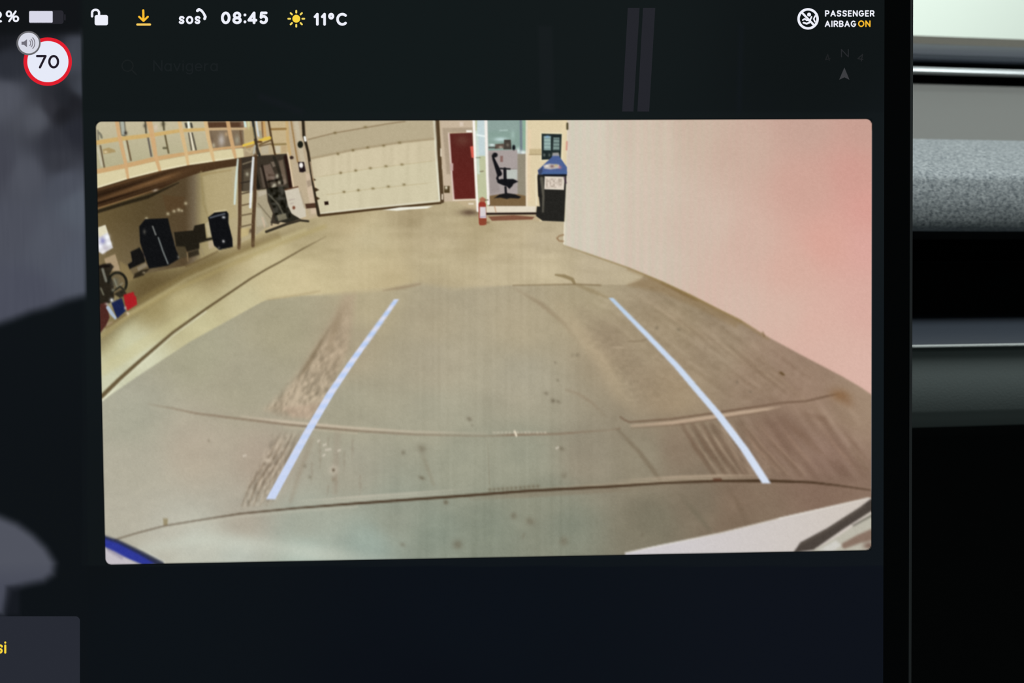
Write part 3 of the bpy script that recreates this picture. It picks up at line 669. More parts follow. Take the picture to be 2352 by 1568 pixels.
j2 = [(263, 1239), (320, 1222), (378, 1207), (475, 1191), (552, 1179), (679, 1166.5), (820, 1155.5), (953, 1146), (1081, 1137), (1208, 1127), (1400, 1117), (1541, 1107.7), (1648, 1104), (1755, 1103.5), (1862, 1107), (1930, 1115), (1998, 1125)]
P.line([(x, y - 8) for x, y in j2[5:9]], [5, 8, 8, 3], (186, 182, 164), 5, [.2, .6, .6, .2])
P.line([(x, y - 15) for x, y in j2[5:9]], [3, 4, 4, 2], (204, 196, 178), 4, [.2, .7, .6, .2])
P.line([(x, y - 12) for x, y in j2[10:14]], [3, 6, 6, 3], (190, 170, 146), 4, [.1, .6, .65, .2])
P.line([(x, y - 5) for x, y in j2[9:14]], [2, 4, 5, 5, 2], (176, 160, 136), 3, [.2, .5, .7, .6, .2])
P.line([(x, y + 8) for x, y in j2[8:12]], [6, 14, 10, 5], (132, 118, 98), 8, [.2, .5, .5, .2])
P.line([(x, y + 7) for x, y in j2[2:7]], 5, (196, 192, 174), 6, .35)
for x in range(1125, 1240, 10): P.blob(x, 1124 - (x - 1125) * .07, 4.5, 4, (104, 92, 72) if x % 20 else (206, 198, 180), .6)
s3 = seg('joint3', 'pictured_expansion_joint', 'dark wide joint line across the front of the pictured floor')
P.line(j2, [3, 3, 3, 3, 3.4, 4, 5, 5.2, 5.5, 5.5, 5.5, 5, 6, 6.5, 5, 3.6, 3], (66, 48, 32), 2.6, [.55, .6, .6, .65, .75, .85, .95, 1, 1, 1, .95, .9, .95, .95, .9, .8, .7], s3)
P.line([(1640, 1101), (1655, 1101)], 6, (92, 58, 42), 3, .9)

# ---- right hand wall
wb = [(1294, 563), (1348, 582), (1443, 615), (1522, 648), (1584, 677.5), (1649, 710), (1698, 735), (1764, 774), (1846, 818), (1934, 864), (1975, 888), (2006, 909)]
sw = seg('wall', 'pictured_wall', 'pale pinkish wall at the right of the camera picture')
wallc = P.rbf([(1310, 300, (212, 204, 187)), (1310, 430, (211, 203, 186)), (1310, 540, (210, 201, 184)), (1390, 420, (211, 200, 182)), (1500, 330, (207, 191, 173)), (1500, 450, (209, 193, 176)), (1500, 600, (209, 194, 177)), (1600, 300, (203, 182, 164)), (1620, 520, (209, 187, 171)),  # colours include a pink glow painted towards the right edge
    (1700, 340, (202, 174, 158)), (1700, 700, (212, 185, 170)), (1720, 560, (210, 179, 164)), (1850, 290, (197, 163, 149)), (1985, 290, (199, 158, 145)), (1850, 430, (206, 164, 150)), (1960, 400, (207, 156, 144)), (1995, 480, (214, 158, 147)),
    (1995, 570, (218, 167, 157)), (1900, 560, (217, 166, 152)), (1820, 620, (214, 174, 159)), (1990, 700, (216, 172, 160)), (1880, 740, (217, 177, 163)), (1900, 810, (216, 179, 165)), (1985, 860, (218, 180, 167)), (1800, 720, (214, 182, 167))], 90)
wp = [(1301.5, 240), (1300, 380), (1297, 500)] + wb + [(2060, 940), (2060, 240)]
d = P.sdf(wp, (slice(None), slice(None))); m = np.clip(.5 - d / 2.6, 0, 1)
P.C += (wallc - P.C) * m[..., None]; P.G[m > .5] = sw
rib = np.sin((X - 1302) * 2 * np.pi / 17.6) * 2.6 * np.clip((1840 - X) / 420, 0, 1) * m
P.C += rib[..., None] * np.array([1.0, -.5, .1])
P.C += (vnoise(X / 11, Y / 300, 21) * 5 * m * np.clip((1800 - X) / 300, 0, 1))[..., None]
P.line(wb[:8], [2, 3, 3, 4, 5, 4, 5, 2], (138, 116, 70), 3, [.5, .7, .75, .8, .85, .7, .8, .1])
P.line([(x, y + 4) for x, y in wb[2:8]], 5, (140, 114, 76), 8, .4)
P.line([(1752, 762), (1755, 772)], 2.4, (110, 84, 50), 2, .8)
P.line([(1302, 276), (1300, 380), (1297, 500), (1295, 560)], 3, (236, 226, 206), 3, .8)

# ---- far back wall
sbw = seg('backwall', 'pictured_back_wall', 'beige back wall around the doors in the camera picture')
P.fill([(560, 270), (1302, 270), (1300, 380), (1297, 508), (1235, 508), (1118, 490), (1096, 488), (1042, 461), (1016, 464), (737, 497), (612, 527), (560, 545)], (190, 172, 138), 3, 1, sbw)
P.fill([(620, 270), (660, 270), (664, 352), (628, 356)], (196, 176, 136), 3)
P.fill([(660, 270), (700, 270), (722, 440), (730, 492), (712, 500), (690, 440), (676, 428)], (188, 171, 142), 4)
P.fill([(1208, 270), (1303, 270), (1300, 400), (1297, 508), (1240, 508), (1232, 478), (1209, 474)], (222, 206, 170), 3, 1, seg('cream', 'pictured_cream_wall', 'cream wall behind the blue lidded bin in the camera picture'))
P.line([(1296, 280), (1292, 400), (1289, 480)], 8, (232, 214, 176), 6, .6)
P.line([(1216, 300), (1214, 460)], 7, (236, 208, 176), 6, .5)
# timber post and shelf bits right of the stepladder
for pts, wdt, c in (([(659, 279), (661, 320), (666, 354)], 7, (198, 168, 116)), ([(669, 279), (676, 325), (684, 372)], 3.5, (150, 116, 70)), ([(621, 297), (656, 296)], 5, (142, 110, 62)), ([(624, 332), (656, 331)], 5, (142, 122, 78)),
                    ([(680, 279), (688, 330), (698, 380)], 10, (196, 184, 158))):
    P.line(pts, wdt, c, 2.5, .9)
P.box(632, 335, 644, 352, (202, 192, 166), 3); P.box(647, 335, 658, 350, (188, 164, 124), 3)
P.box(600, 334, 617, 354, (186, 174, 148), 4)
P.blob(690, 332, 6.5, 8, (26, 28, 20), 1, 0, 2, seg('lampblob', 'pictured_wall_lamp', 'small black lamp on the pictured wall'))
P.blob(670, 362, 4.5, 4, (54, 38, 32), 1, 0, 2)
sk = seg('keypad', 'pictured_wall_box', 'black wall box with a white light in the camera picture')
P.fill([(684.5, 372), (698.5, 372), (702.5, 393), (696, 396), (688, 395)], (30, 20, 22), 2.5, 1, sk); P.blob(691.8, 379.5, 4.4, 6, (246, 242, 236), 1, 0, 2.5, sk)
P.fill([(702, 398), (716, 398), (722, 440), (728, 490), (716, 492), (706, 440)], (204, 184, 158), 4)
P.fill([(704, 416), (714, 412), (718, 425), (707, 430)], (168, 150, 128), 4)
P.fill([(701, 468), (725, 466), (727, 477), (703, 479)], (76, 52, 38), 2.5)

# ---- sectional garage door
dp = [[(701, 270), (998, 270), (998, 277), (889, 284.5), (766, 306), (708, 320)], [(708, 320), (766, 306), (889, 284.5), (998, 277), (997.5, 321), (920, 329), (812, 346), (714.5, 366)],
      [(714.5, 366), (812, 346), (920, 329), (997.5, 321), (1002, 369), (851, 387), (736, 405.5), (719, 408)], [(719, 408), (736, 405.5), (851, 387), (1002, 369), (1005, 418), (858, 433), (751, 447), (726, 451)], [(726, 451), (751, 447), (858, 433), (1005, 418), (1010, 464), (858, 479), (737, 493)]]
dc = [(188, 174, 144), (183, 170, 140), (206, 194, 163), (207, 198, 167), (208, 199, 168)]  # top two darker: shadow across the door is painted into these colours
lb = ['top', 'second', 'third', 'fourth', 'bottom']
for k in range(5):
    P.fill(dp[k], dc[k], 1.6, 1, seg('gd%d' % k, 'pictured_door_panel', '%s cream panel of the garage door in the camera picture' % lb[k]))
P.line([(708, 320.5), (766, 306), (889, 284.5), (930, 279)], 3, (140, 120, 90), 3, .8)
P.line([(714, 364), (812, 344), (920, 327), (997, 319)], 5, (160, 142, 110), 5, .6)  # painted lower edge of the shadow on the upper panels
P.line([(736, 405.5), (851, 387), (993, 370)], 1.8, (188, 174, 136), 2.5, .6); P.line([(751, 447), (858, 433), (981, 421)], 1.8, (188, 174, 136), 2.5, .6)
w, m = P.fill([(715, 366), (997, 322), (1008, 460), (738, 490)], (0, 0, 0), 4, 0)
P.C[w] += (vnoise(X[w] / 9, Y[w] / 120, 31) * 9 * m)[..., None]
for x, y in ((565, 612), (790, 556), (1010, 515), (1250, 488), (1490, 443), (605, 895), (830, 860), (1050, 825), (1285, 795), (1525, 770), (655, 1180), (870, 1155), (1090, 1130), (1320, 1100), (1555, 1070), (520, 295), (975, 207)):
    P.blob(690 + x / 6.534, 260 + y / 6.534, 3.6, 3, (112, 96, 58), .85)
P.fill([(745, 463), (754, 462), (755, 470), (746, 471)], (34, 18, 12), 2, 1, seg('gdh', 'pictured_door_handle', 'small black handle on the pictured garage door'))
P.line([(737, 490), (858, 476), (1008, 461)], 3, (226, 222, 204), 3, .7)
P.line([(733, 495), (858, 481), (1012, 466)], [6, 5, 5], (68, 48, 26), 2.6, .95, seg('gds', 'pictured_door_seal', 'dark bottom seal of the pictured garage door'))
P.line([(998, 278), (1002, 352), (1006, 410), (1010, 459)], 4, (238, 238, 220), 2.5, .9)
st = seg('trackl', 'pictured_door_track', 'dark left track of the pictured garage door')
P.line([(696, 272), (698, 311), (708, 350), (715, 397), (722, 439), (732, 493)], [7, 7, 6, 6, 5, 7], (46, 38, 26), 2.4, 1, st)
for x, y in ((720, 413), (727, 436), (729, 456)): P.fill([(x - 4, y - 6), (x + 6, y), (x - 3, y + 5)], (60, 44, 24), 3, 1, st)
P.line([(700, 315), (701.5, 323)], 5, (246, 246, 240), 2.5, 1)
P.line([(713, 372), (717, 400), (724, 430)], 2.5, (232, 204, 166), 2.5, .7)
P.fill([(881, 482), (919, 476), (994, 473), (981, 478.5), (940, 481), (912, 484)], (238, 236, 222), 2.5, 1, seg('gap', 'pictured_daylight_strip', 'white strip of light on the floor below the pictured garage door'))
P.line([(1004, 272), (1009.6, 367), (1016, 462)], [9, 9, 9], (80, 62, 40), 2.6, 1, seg('trackr', 'pictured_door_track', 'brown right track of the pictured garage door'))
for x, y, h in ((1013, 350, 8), (1017, 383, 4), (1016, 452, 5)): P.line([(x, y - h), (x, y + h)], 3.4, (240, 228, 206), 2.5, .9)

# ---- red door
P.fill([(1010, 270), (1088, 270), (1090, 305), (1030, 305), (1042, 462), (1020, 463)], (198, 180, 156), 3, 1, seg('doorwall', 'pictured_door_surround', 'pale wall around the red door in the camera picture'))
P.fill([(1016, 294), (1086, 293), (1086, 303), (1028, 304), (1036, 400), (1026, 400)], (162, 145, 122), 5, .7)
P.fill([(1056, 280), (1064, 280), (1064, 290), (1056, 290)], (222, 206, 190), 4, .8)
srd = seg('reddoor', 'pictured_red_door', 'dark red door in the camera picture')
P.fill([(1032, 307), (1085, 305), (1092, 456), (1042, 457.5)], lambda x, y: np.stack([88 + 8 * np.clip((y - 320) / 100, 0, 1), 36 + 0 * x, 31 + 0 * x], -1), 2.2, 1, srd)
P.C[P.win(1040, 315, 1080, 345)] += 0
P.blob(1062, 322, 18, 14, (112, 76, 62), .5)
P.line([(1031, 307), (1036, 380), (1042, 458)], 4, (218, 196, 186), 2.5, .95); P.line([(1041, 460), (1093, 458)], 3.4, (222, 206, 186), 2.5, 1)
P.box(1034, 375, 1041, 392, (194, 166, 160), 2.5); P.box(1071, 299, 1084, 304, (244, 240, 230), 2.5)
P.fill([(1080, 337), (1087, 335), (1089, 363), (1083, 362)], (218, 100, 84), 3)
P.box(1020, 427, 1033, 443, (78, 62, 36), 2.5); P.blob(1025, 431, 3, 4, (244, 236, 210), 1)
P.blob(1078, 488, 24, 8, (98, 78, 62), .9); P.box(1076, 466, 1088, 470, (226, 214, 192), 3)  # dark blob is a painted shadow near the door, then a pale bar
# ---- office cubicle
so = seg('office', 'pictured_office', 'glazed office cubicle in the camera picture')
P.fill([(1116, 270), (1211, 270), (1209, 474), (1121, 474)], (160, 152, 146), 2.4, 1, so)
P.fill([(1118, 270), (1210, 270), (1210, 352), (1120, 347)], (136, 160, 150), 6, 1); P.fill([(1118, 270), (1192, 270), (1192, 300), (1118, 302)], (142, 162, 156), 14, .8)
P.blob(1150, 320, 16, 5, (206, 228, 228), .8); P.blob(1178, 310, 5, 12, (172, 196, 188), .6); P.line([(1148, 300), (1165, 299)], 3, (196, 216, 210), 3, .5)
P.line([(1196, 276), (1197, 352)], 5, (112, 122, 134), 3, .9); P.line([(1205, 276), (1205, 340)], 8, (142, 176, 152), 4, .8); P.blob(1201, 350, 9, 5, (236, 244, 240), .9); P.blob(1190, 346, 4, 7, (226, 240, 238), .8)
P.fill([(1121, 346), (1188, 344), (1189, 450), (1124, 452)], (168, 158, 155), 3); P.fill([(1122, 350), (1136, 350), (1148, 440), (1126, 446)], (150, 140, 136), 8, .7)
P.fill([(1189, 354), (1209, 354), (1209, 452), (1189, 446)], (146, 138, 120), 3); P.fill([(1163, 390), (1188, 388), (1188, 412), (1164, 412)], (190, 196, 188), 4, .9)
P.line([(1165, 388), (1188, 388)], 2, (140, 130, 126), 2.5, .8)
P.fill([(1122, 450), (1148, 446), (1190, 446), (1208, 450), (1208, 473), (1122, 473)], (122, 98, 66), 4); P.line([(1122, 446), (1124, 470)], 3, (52, 40, 30), 2.5, .8)
sdk = seg('desk', 'pictured_desk_items', 'dark items on the desk top in the pictured office')
P.fill([(1158, 321), (1173, 321), (1175, 343), (1156, 343)], (66, 60, 54), 2.5, 1, sdk); P.fill([(1137, 331), (1157, 330), (1157, 340), (1137, 342)], (92, 76, 66), 3, 1, sdk); P.blob(1180, 339, 3.5, 6, (16, 18, 22), 1, 0, 2.5, sdk)
P.line([(1123, 339), (1138, 339)], 3, (64, 58, 54), 2.5, .9); P.blob(1166, 333, 4, 4, (130, 122, 108), .8); P.blob(1150, 338, 5, 3, (196, 186, 172), .8); P.blob(1130, 333, 7, 3, (230, 240, 240), .9)
P.box(1149, 358, 1155, 372, (136, 104, 98), 3)
sc = seg('chair', 'pictured_office_chair', 'black office chair in the pictured office'); BK = (20, 20, 24)
P.blob(1137, 356, 6, 5.5, BK, 1, 0, 2.5, sc); P.line([(1132, 358), (1134, 366), (1140, 381), (1147, 399)], [5, 6, 9, 12], BK, 2.5, 1, sc); P.line([(1145, 400), (1142, 410), (1146, 416)], 5, BK, 2.5, 1, sc)
P.line([(1149, 387), (1171, 388)], 3.4, BK, 2.5, 1, sc); P.line([(1159.5, 388), (1160, 412)], 7, BK, 2.5, 1, sc)
P.fill([(1141, 415), (1151, 411), (1179, 411), (1190, 417), (1180, 422), (1176, 428), (1170, 434), (1164, 428), (1154, 425), (1143, 420)], BK, 2.5, 1, sc)
P.line([(1161, 430), (1162, 446)], 5, BK, 2.5, 1, sc); P.fill([(1135, 455), (1146, 447), (1163, 443), (1182, 446), (1197, 452), (1192, 456), (1172, 455), (1164, 457), (1150, 454)], (26, 25, 26), 3, 1, sc)
sfr = seg('frame', 'pictured_office_frame', 'white framed glass panel beside the pictured office')
P.fill([(1086, 270), (1118, 270), (1121, 440), (1123, 470), (1116, 489), (1097, 487), (1093, 438)], (190, 194, 158), 2.4, 1, sfr)
P.fill([(1096, 270), (1113, 270), (1115, 358), (1094, 358)], (196, 212, 214), 4); P.fill([(1090, 300), (1098, 300), (1102, 400), (1096, 400)], (206, 222, 210), 4, .8)
P.line([(1096, 310), (1114, 313)], 4, (240, 250, 248), 4, .8)
P.line([(1088, 272), (1092, 385), (1097, 484)], [6, 5, 5], (248, 244, 238), 2.6, 1); P.line([(1116, 272), (1119, 400), (1122, 468)], [7, 6, 6], (244, 238, 232), 2.6, 1)
P.line([(1103, 394), (1110, 393)], 2.4, (120, 108, 86), 2, .8); P.line([(1094, 362), (1103, 362)], 2.4, (120, 126, 104), 2, .8)
P.line([(1209.5, 272), (1209, 400), (1210, 474)], 4, (238, 222, 196), 3, .9)
P.fill([(1118, 473.5), (1231, 473.5), (1231, 488), (1118, 489)], (226, 216, 196), 2.2, 1, seg('sill', 'pictured_office_sill', 'white raised sill below the pictured office'))
P.line([(1118, 491), (1233, 490)], 5, (42, 30, 24), 2.6, 1); P.line([(1136, 474), (1139, 487)], 2.6, (190, 150, 116), 2.5, .8)
P.fill([(1121, 497), (1180, 494), (1228, 498), (1222, 504), (1130, 507)], (124, 80, 60), 3, .95, seg('mat', 'pictured_floor_mat', 'reddish mat on the pictured floor below the office'))
# ---- fire extinguisher
se = seg('ext', 'pictured_fire_extinguisher', 'red fire extinguisher with white label in the camera picture')
P.fill([(1099, 468), (1102, 463), (1113, 463), (1116, 468), (1117.5, 513), (1112, 517), (1102, 517), (1100, 513)], (152, 54, 42), 2.2, 1, se)
P.fill([(1102, 475), (1115.5, 475), (1116.5, 501), (1102, 501)], (216, 208, 210), 2.2, 1, se); P.line([(1103, 498), (1116, 497)], 2.4, (166, 152, 176), 2, .8); P.fill([(1100, 502), (1117, 502), (1117, 516), (1102, 517)], (140, 70, 48), 3, .9)
P.fill([(1101, 456), (1108, 452), (1116, 457), (1114, 464), (1103, 464)], (166, 96, 70), 3, .9, se); P.line([(1114, 460), (1121, 459)], 2, (90, 72, 56), 2, .8); P.blob(1120, 511, 5, 3, (120, 96, 66), .7)
# ---- notice frame and bin
sn = seg('notice', 'pictured_notice_frame', 'black notice frame on the pictured wall')
P.box(1241, 304, 1292, 370, (236, 226, 190), 3, .8)
P.fill([(1244, 307), (1290, 308), (1288, 365), (1244, 367)], (30, 40, 40), 2.4, 1, sn)
P.fill([(1249, 313), (1265, 313), (1265, 345), (1249, 345)], (152, 178, 172), 3); P.fill([(1271, 316), (1285, 316), (1285, 345), (1270, 345)], (126, 148, 142), 3)
for k in range(4): P.line([(1250, 318 + k * 8), (1264, 318 + k * 8)], 2, (96, 116, 118), 2.5, .6); P.line([(1271, 320 + k * 8), (1284, 320 + k * 8)], 2.4, (60, 74, 74), 2.5, .7)
P.blob(1257, 314, 6, 3, (136, 176, 214), .8); P.blob(1250, 356, 3, 4, (130, 140, 132), .7); P.blob(1262, 356, 3, 4, (110, 120, 112), .7)
P.fill([(1216, 342), (1243, 342), (1243, 355), (1216, 355)], (198, 180, 140), 3); P.line([(1216, 355), (1243, 355)], 2, (160, 140, 104), 2.5, .8)
sl = seg('binlid', 'pictured_bin_lid', 'blue lid of the bin in the camera picture'); sbn = seg('bin', 'pictured_bin', 'tall black bin with white sheet in the camera picture')
P.fill([(1235, 400), (1301, 400), (1296, 509), (1246, 507), (1231, 496), (1233, 474), (1240, 474), (1236, 440)], (36, 35, 32), 2.4, 1, sbn)
P.line([(1244, 410), (1248, 450), (1247, 486)], [8, 5, 4], (104, 100, 88), 4, .8); P.line([(1236, 405), (1238, 450)], 4, (22, 22, 22), 3, .8); P.line([(1231, 400), (1232, 470)], 2.4, (238, 232, 206), 2.5, .7)
P.fill([(1235, 391), (1267, 361), (1271, 352), (1281, 352), (1286, 361), (1302, 384), (1302, 401), (1237, 401)], (76, 96, 146), 2.4, 1, sl)
P.fill([(1236, 392), (1246, 384), (1246, 400), (1238, 401)], (54, 62, 88), 4, .8); P.line([(1246, 398), (1300, 396)], 5, (72, 100, 148), 4, .9); P.line([(1248, 402), (1300, 402)], 4, (18, 20, 30), 2.5, .9)
P.fill([(1248, 380), (1262, 376), (1284, 378), (1286, 386), (1264, 389), (1250, 387)], (206, 196, 186), 4, .9); P.blob(1268, 382, 5, 4, (110, 70, 70), .7); P.blob(1277, 380, 4, 3, (196, 170, 90), .7); P.blob(1286, 384, 4, 4, (196, 120, 130), .7); P.blob(1256, 381, 4, 3, (240, 232, 220), .8)
P.fill([(1269, 351), (1283, 350), (1285, 358), (1268, 358)], (176, 170, 158), 4, .8)
P.fill([(1251, 405), (1297, 406), (1295, 436), (1250, 434.5)], (224, 214, 198), 2.2, 1, sbn)
w, m = P.fill([(1254, 409), (1292, 410), (1290, 432), (1254, 431)], (190, 174, 160), 3, .6)
P.C[w] += (vnoise(X[w] / 4, Y[w] / 4, 41) * 60 * m)[..., None]
P.line([(1296, 408), (1300, 420)], 4, (60, 30, 60), 3, .5)
P.line([(1294, 539), (1284, 542), (1279, 547), (1284, 553), (1294, 554)], 3, (140, 108, 74), 2.5, .85, seg('hose', 'pictured_hose', 'brown hose end beside the pictured wall'))
P.line([(1303, 284), (1303, 296)], 5, (70, 62, 36), 2.5, .9); P.line([(1302, 326), (1301, 344)], 4, (206, 140, 126), 3, .8)

# ---- mezzanine, top left
sm = seg('mezz', 'pictured_mezzanine_back', 'pale boarding behind the mezzanine railing in the camera picture')
P.fill([(200, 260), (562, 260), (560, 342), (535, 343), (510, 345), (479, 349), (427, 358), (360, 369), (285, 386), (222, 399), (200, 402)], lambda x, y: np.stack([196 - (y - 280) * .16, 186 - (y - 280) * .12, 156 - (y - 280) * .16], -1), 2, 1, sm)
P.fill([(476, 270), (558, 270), (562, 340), (484, 346)], (126, 108, 86), 4); P.fill([(476, 281), (560, 281), (560, 292), (478, 294)], (84, 58, 40), 4)
P.blob(509, 322, 8, 16, (188, 180, 172), .9); P.blob(486, 320, 5, 14, (110, 92, 74), .9); P.blob(491, 334, 4, 6, (190, 182, 156), .8); P.blob(545, 322, 6, 12, (156, 150, 130), .9); P.blob(557, 285, 5, 8, (150, 120, 100), .7); P.line([(552, 300), (557, 340)], 4, (96, 72, 50), 3, .7); P.blob(520, 308, 4, 6, (196, 166, 126), .7)
for pts, wdt, c, a in (([(281, 276), (284, 310)], 8, (168, 174, 164), .9), ([(275, 276), (279, 310), (288, 312)], 2.5, (96, 94, 82), .8), ([(286, 276), (289, 306)], 3, (94, 90, 78), .8), ([(334, 276), (336, 305)], 4.5, (84, 78, 60), .9), ([(375, 276), (377, 298)], 4.5, (86, 80, 56), .9),
                       ([(433, 276), (434, 294)], 5, (236, 240, 226), 1), ([(427, 284), (429, 292)], 5, (40, 40, 36), .8), ([(439, 284), (441, 292)], 5, (40, 40, 36), .8), ([(231, 335), (240, 384)], 3.5, (92, 76, 56), .9), ([(225, 340), (234, 380)], 5, (206, 200, 182), .6),
                       ([(286, 322), (294, 366)], 6, (206, 200, 170), .7), ([(291.5, 322), (301, 368)], 4, (100, 80, 54), .9), ([(340, 315), (348, 358)], 4.4, (92, 86, 80), .9), ([(351, 320), (356, 350)], 5, (196, 166, 130), .5), ([(379.5, 311), (387.5, 351)], 4, (92, 80, 52), .9), ([(376, 340), (382, 340)], 5, (70, 64, 40), .7),
                       ([(434, 306), (440, 344)], 3.5, (84, 76, 62), .9), ([(441.5, 306), (450.5, 344)], 4, (74, 68, 56), .9), ([(437.5, 306), (445, 344)], 4, (234, 226, 202), .95), ([(228, 305), (232, 310), (234, 316)], 5, (108, 106, 90), .8), ([(225, 300), (226, 322)], 4, (120, 114, 98), .8)):
    P.line(pts, wdt, c, 2.2, a)
P.blob(289, 306, 4, 5, (44, 38, 34), .9); P.blob(333, 289, 4, 5, (70, 64, 54), .8); P.blob(375, 285, 5, 6, (70, 64, 46), .8); P.blob(358, 293, 5, 7, (214, 196, 178), .8)
P.fill([(236, 343), (250, 339), (264, 344), (266, 349), (252, 352), (238, 354)], (168, 144, 96), 3, .9); P.blob(243, 349, 4, 3, (228, 212, 172), .9)
TIM = (208, 168, 112); TI2 = (200, 158, 104)
P.line([(221, 328), (276, 319), (345, 311), (414, 300), (473, 297)], [10, 10, 9, 8, 7], (206, 172, 108), 2.2, .95, seg('rail1', 'pictured_railing_bar', 'middle timber bar of the mezzanine railing in the camera picture'))
P.line([(473, 297), (510, 296), (562, 296)], [6, 6, 5], (206, 178, 136), 2.2, .9)
P.line([(221, 395), (285, 382), (360, 364), (427, 353), (479, 345), (510, 341), (558, 336)], [12, 11, 10, 8, 7, 6, 5], (203, 164, 114), 2.2, .95, seg('rail2', 'pictured_railing_bar', 'lower timber bar of the mezzanine railing in the camera picture'))
sfa = seg('fascia', 'pictured_mezzanine_edge', 'cream edge board of the mezzanine in the camera picture')
P.fill([(215, 401), (285, 387), (360, 370), (427, 358), (479, 349.5), (510, 345), (558, 340), (560, 362), (539, 364.5), (510, 368.5), (480, 373), (432, 380), (368, 393), (292, 412), (223, 433), (215, 436)], (216, 205, 164), 2.2, 1, sfa)
P.line([(222, 431), (292, 410), (368, 391), (432, 378), (480, 371), (540, 363)], 4, (238, 230, 196), 3, .8)
for k, pts in enumerate(([(268, 274), (276, 320), (289, 375), (294.5, 410)], [(341.5, 274), (350, 311), (358, 360), (367, 391)], [(411.5, 274), (419, 311), (428, 352), (432.5, 379)], [(471.5, 274), (479, 317), (488, 356), (491, 369)], [(522.5, 274), (530, 315), (537.5, 348), (541, 362)])):
    P.line(pts, [9, 9, 8, 6] if k != 1 else [14, 11, 9, 7], (214, 182, 132) if k in (2, 3) else (207, 168, 120), 2.2, .95, seg('post%d' % k, 'pictured_railing_post', '%s timber railing post from the left in the camera picture' % ['first', 'second', 'third', 'fourth', 'fifth'][k]))
# soffit and wall below
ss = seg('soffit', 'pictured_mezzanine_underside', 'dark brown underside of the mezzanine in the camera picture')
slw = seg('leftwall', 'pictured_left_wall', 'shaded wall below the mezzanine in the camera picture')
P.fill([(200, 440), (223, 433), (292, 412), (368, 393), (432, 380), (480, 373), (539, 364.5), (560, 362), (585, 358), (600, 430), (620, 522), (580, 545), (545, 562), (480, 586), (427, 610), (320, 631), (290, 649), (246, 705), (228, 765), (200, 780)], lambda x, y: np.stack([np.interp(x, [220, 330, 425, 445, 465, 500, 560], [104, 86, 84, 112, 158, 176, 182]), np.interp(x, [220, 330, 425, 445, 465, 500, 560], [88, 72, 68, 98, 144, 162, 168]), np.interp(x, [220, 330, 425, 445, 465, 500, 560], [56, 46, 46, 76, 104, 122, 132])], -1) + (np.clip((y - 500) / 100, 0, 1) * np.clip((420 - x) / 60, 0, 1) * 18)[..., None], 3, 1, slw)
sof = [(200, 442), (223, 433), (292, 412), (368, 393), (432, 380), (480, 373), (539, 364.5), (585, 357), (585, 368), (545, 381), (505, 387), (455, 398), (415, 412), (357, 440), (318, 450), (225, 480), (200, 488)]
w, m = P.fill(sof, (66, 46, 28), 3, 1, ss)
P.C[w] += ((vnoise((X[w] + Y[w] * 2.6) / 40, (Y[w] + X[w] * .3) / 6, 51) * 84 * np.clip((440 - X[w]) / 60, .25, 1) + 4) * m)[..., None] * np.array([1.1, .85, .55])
P.line([(224, 479), (318, 449), (350, 438)], [4, 3, 2], (150, 118, 76), 3, .7); P.line([(224, 486), (300, 463), (340, 452), (410, 420)], [8, 8, 8, 2], (32, 26, 16), 5, .85); P.blob(357, 437, 7, 3, (190, 176, 156), .8, -18)
P.fill([(373, 447), (424, 452), (424, 478), (384, 488)], (84, 62, 38), 6, .6)
for x, y, r in ((386, 491, 4), (400, 485, 4), (411, 482, 4.5), (418, 484, 3), (427, 467, 4), (337, 502, 4)): P.blob(x, y, r, r, (206, 194, 160), .75)
P.line([(462, 395), (468, 470), (482, 505)], 5, (150, 134, 92), 5, .6)
P.fill([(466, 405), (530, 395), (544, 500), (500, 505), (480, 505)], (180, 164, 122), 6, .6); P.line([(464, 401), (530, 391)], 4, (160, 140, 96), 5, .7)
# window, box
P.fill([(222, 524), (242.5, 516.5), (248.5, 534.5), (260, 569), (235.5, 583), (222, 576)], (206, 204, 206), 2.5, 1, seg('poster', 'pictured_window', 'bright window at the left edge of the camera picture'))
P.fill([(222, 524), (242, 517), (248, 534), (228, 545)], (226, 218, 186), 5, .9)
for x, y, rx, ry, c, a in ((246, 545, 7, 8, (248, 250, 255), 1), (250, 559, 7, 6, (246, 248, 252), 1), (230, 565, 7, 9, (248, 248, 255), 1), (236, 553, 7, 8, (138, 138, 190), .9), (228, 552, 4, 5, (224, 226, 246), .8), (243, 570, 6, 4, (192, 184, 196), .8), (237, 578, 5, 5, (240, 236, 236), .9)): P.blob(x, y, rx, ry, c, a)
P.fill([(240, 594), (265, 583), (277, 622), (247, 622)], (168, 147, 116), 3, 1, seg('lbox', 'pictured_box', 'beige box below the pictured window'))
P.fill([(276, 600), (292, 610), (312, 640), (292, 648), (276, 622)], (140, 122, 82), 8, .8)
# dark machine
sq = seg('machine', 'pictured_drinks_machine', 'tall black machine with a grey stripe in the camera picture')
P.fill([(320, 520), (334, 503), (386, 501), (392, 527), (405, 574), (414, 593), (386, 610), (343, 617), (332, 588), (322, 556)], (16, 17, 19), 2.6, 1, sq)
P.line([(351, 520), (358, 539)], 3.4, (128, 130, 126), 2.5, .9); P.line([(364, 546), (375, 578), (386, 605)], 3.2, (128, 134, 132), 2.5, .9); P.blob(332, 532, 3.5, 6, (76, 74, 68), .9); P.blob(411, 590, 3.5, 3.5, (160, 156, 142), .8); P.line([(325, 575), (334, 592)], 2, (84, 72, 72), 2.5, .8)
P.line([(398, 534), (402, 565)], 2, (84, 80, 68), 2.5, .6)
P.fill([(300, 578), (321, 568), (330, 584), (334, 601), (298, 618), (294, 607), (304, 600)], (20, 19, 18), 2.6, 1, seg('chairA', 'pictured_black_chair', 'black chair left of the tall machine in the camera picture'))
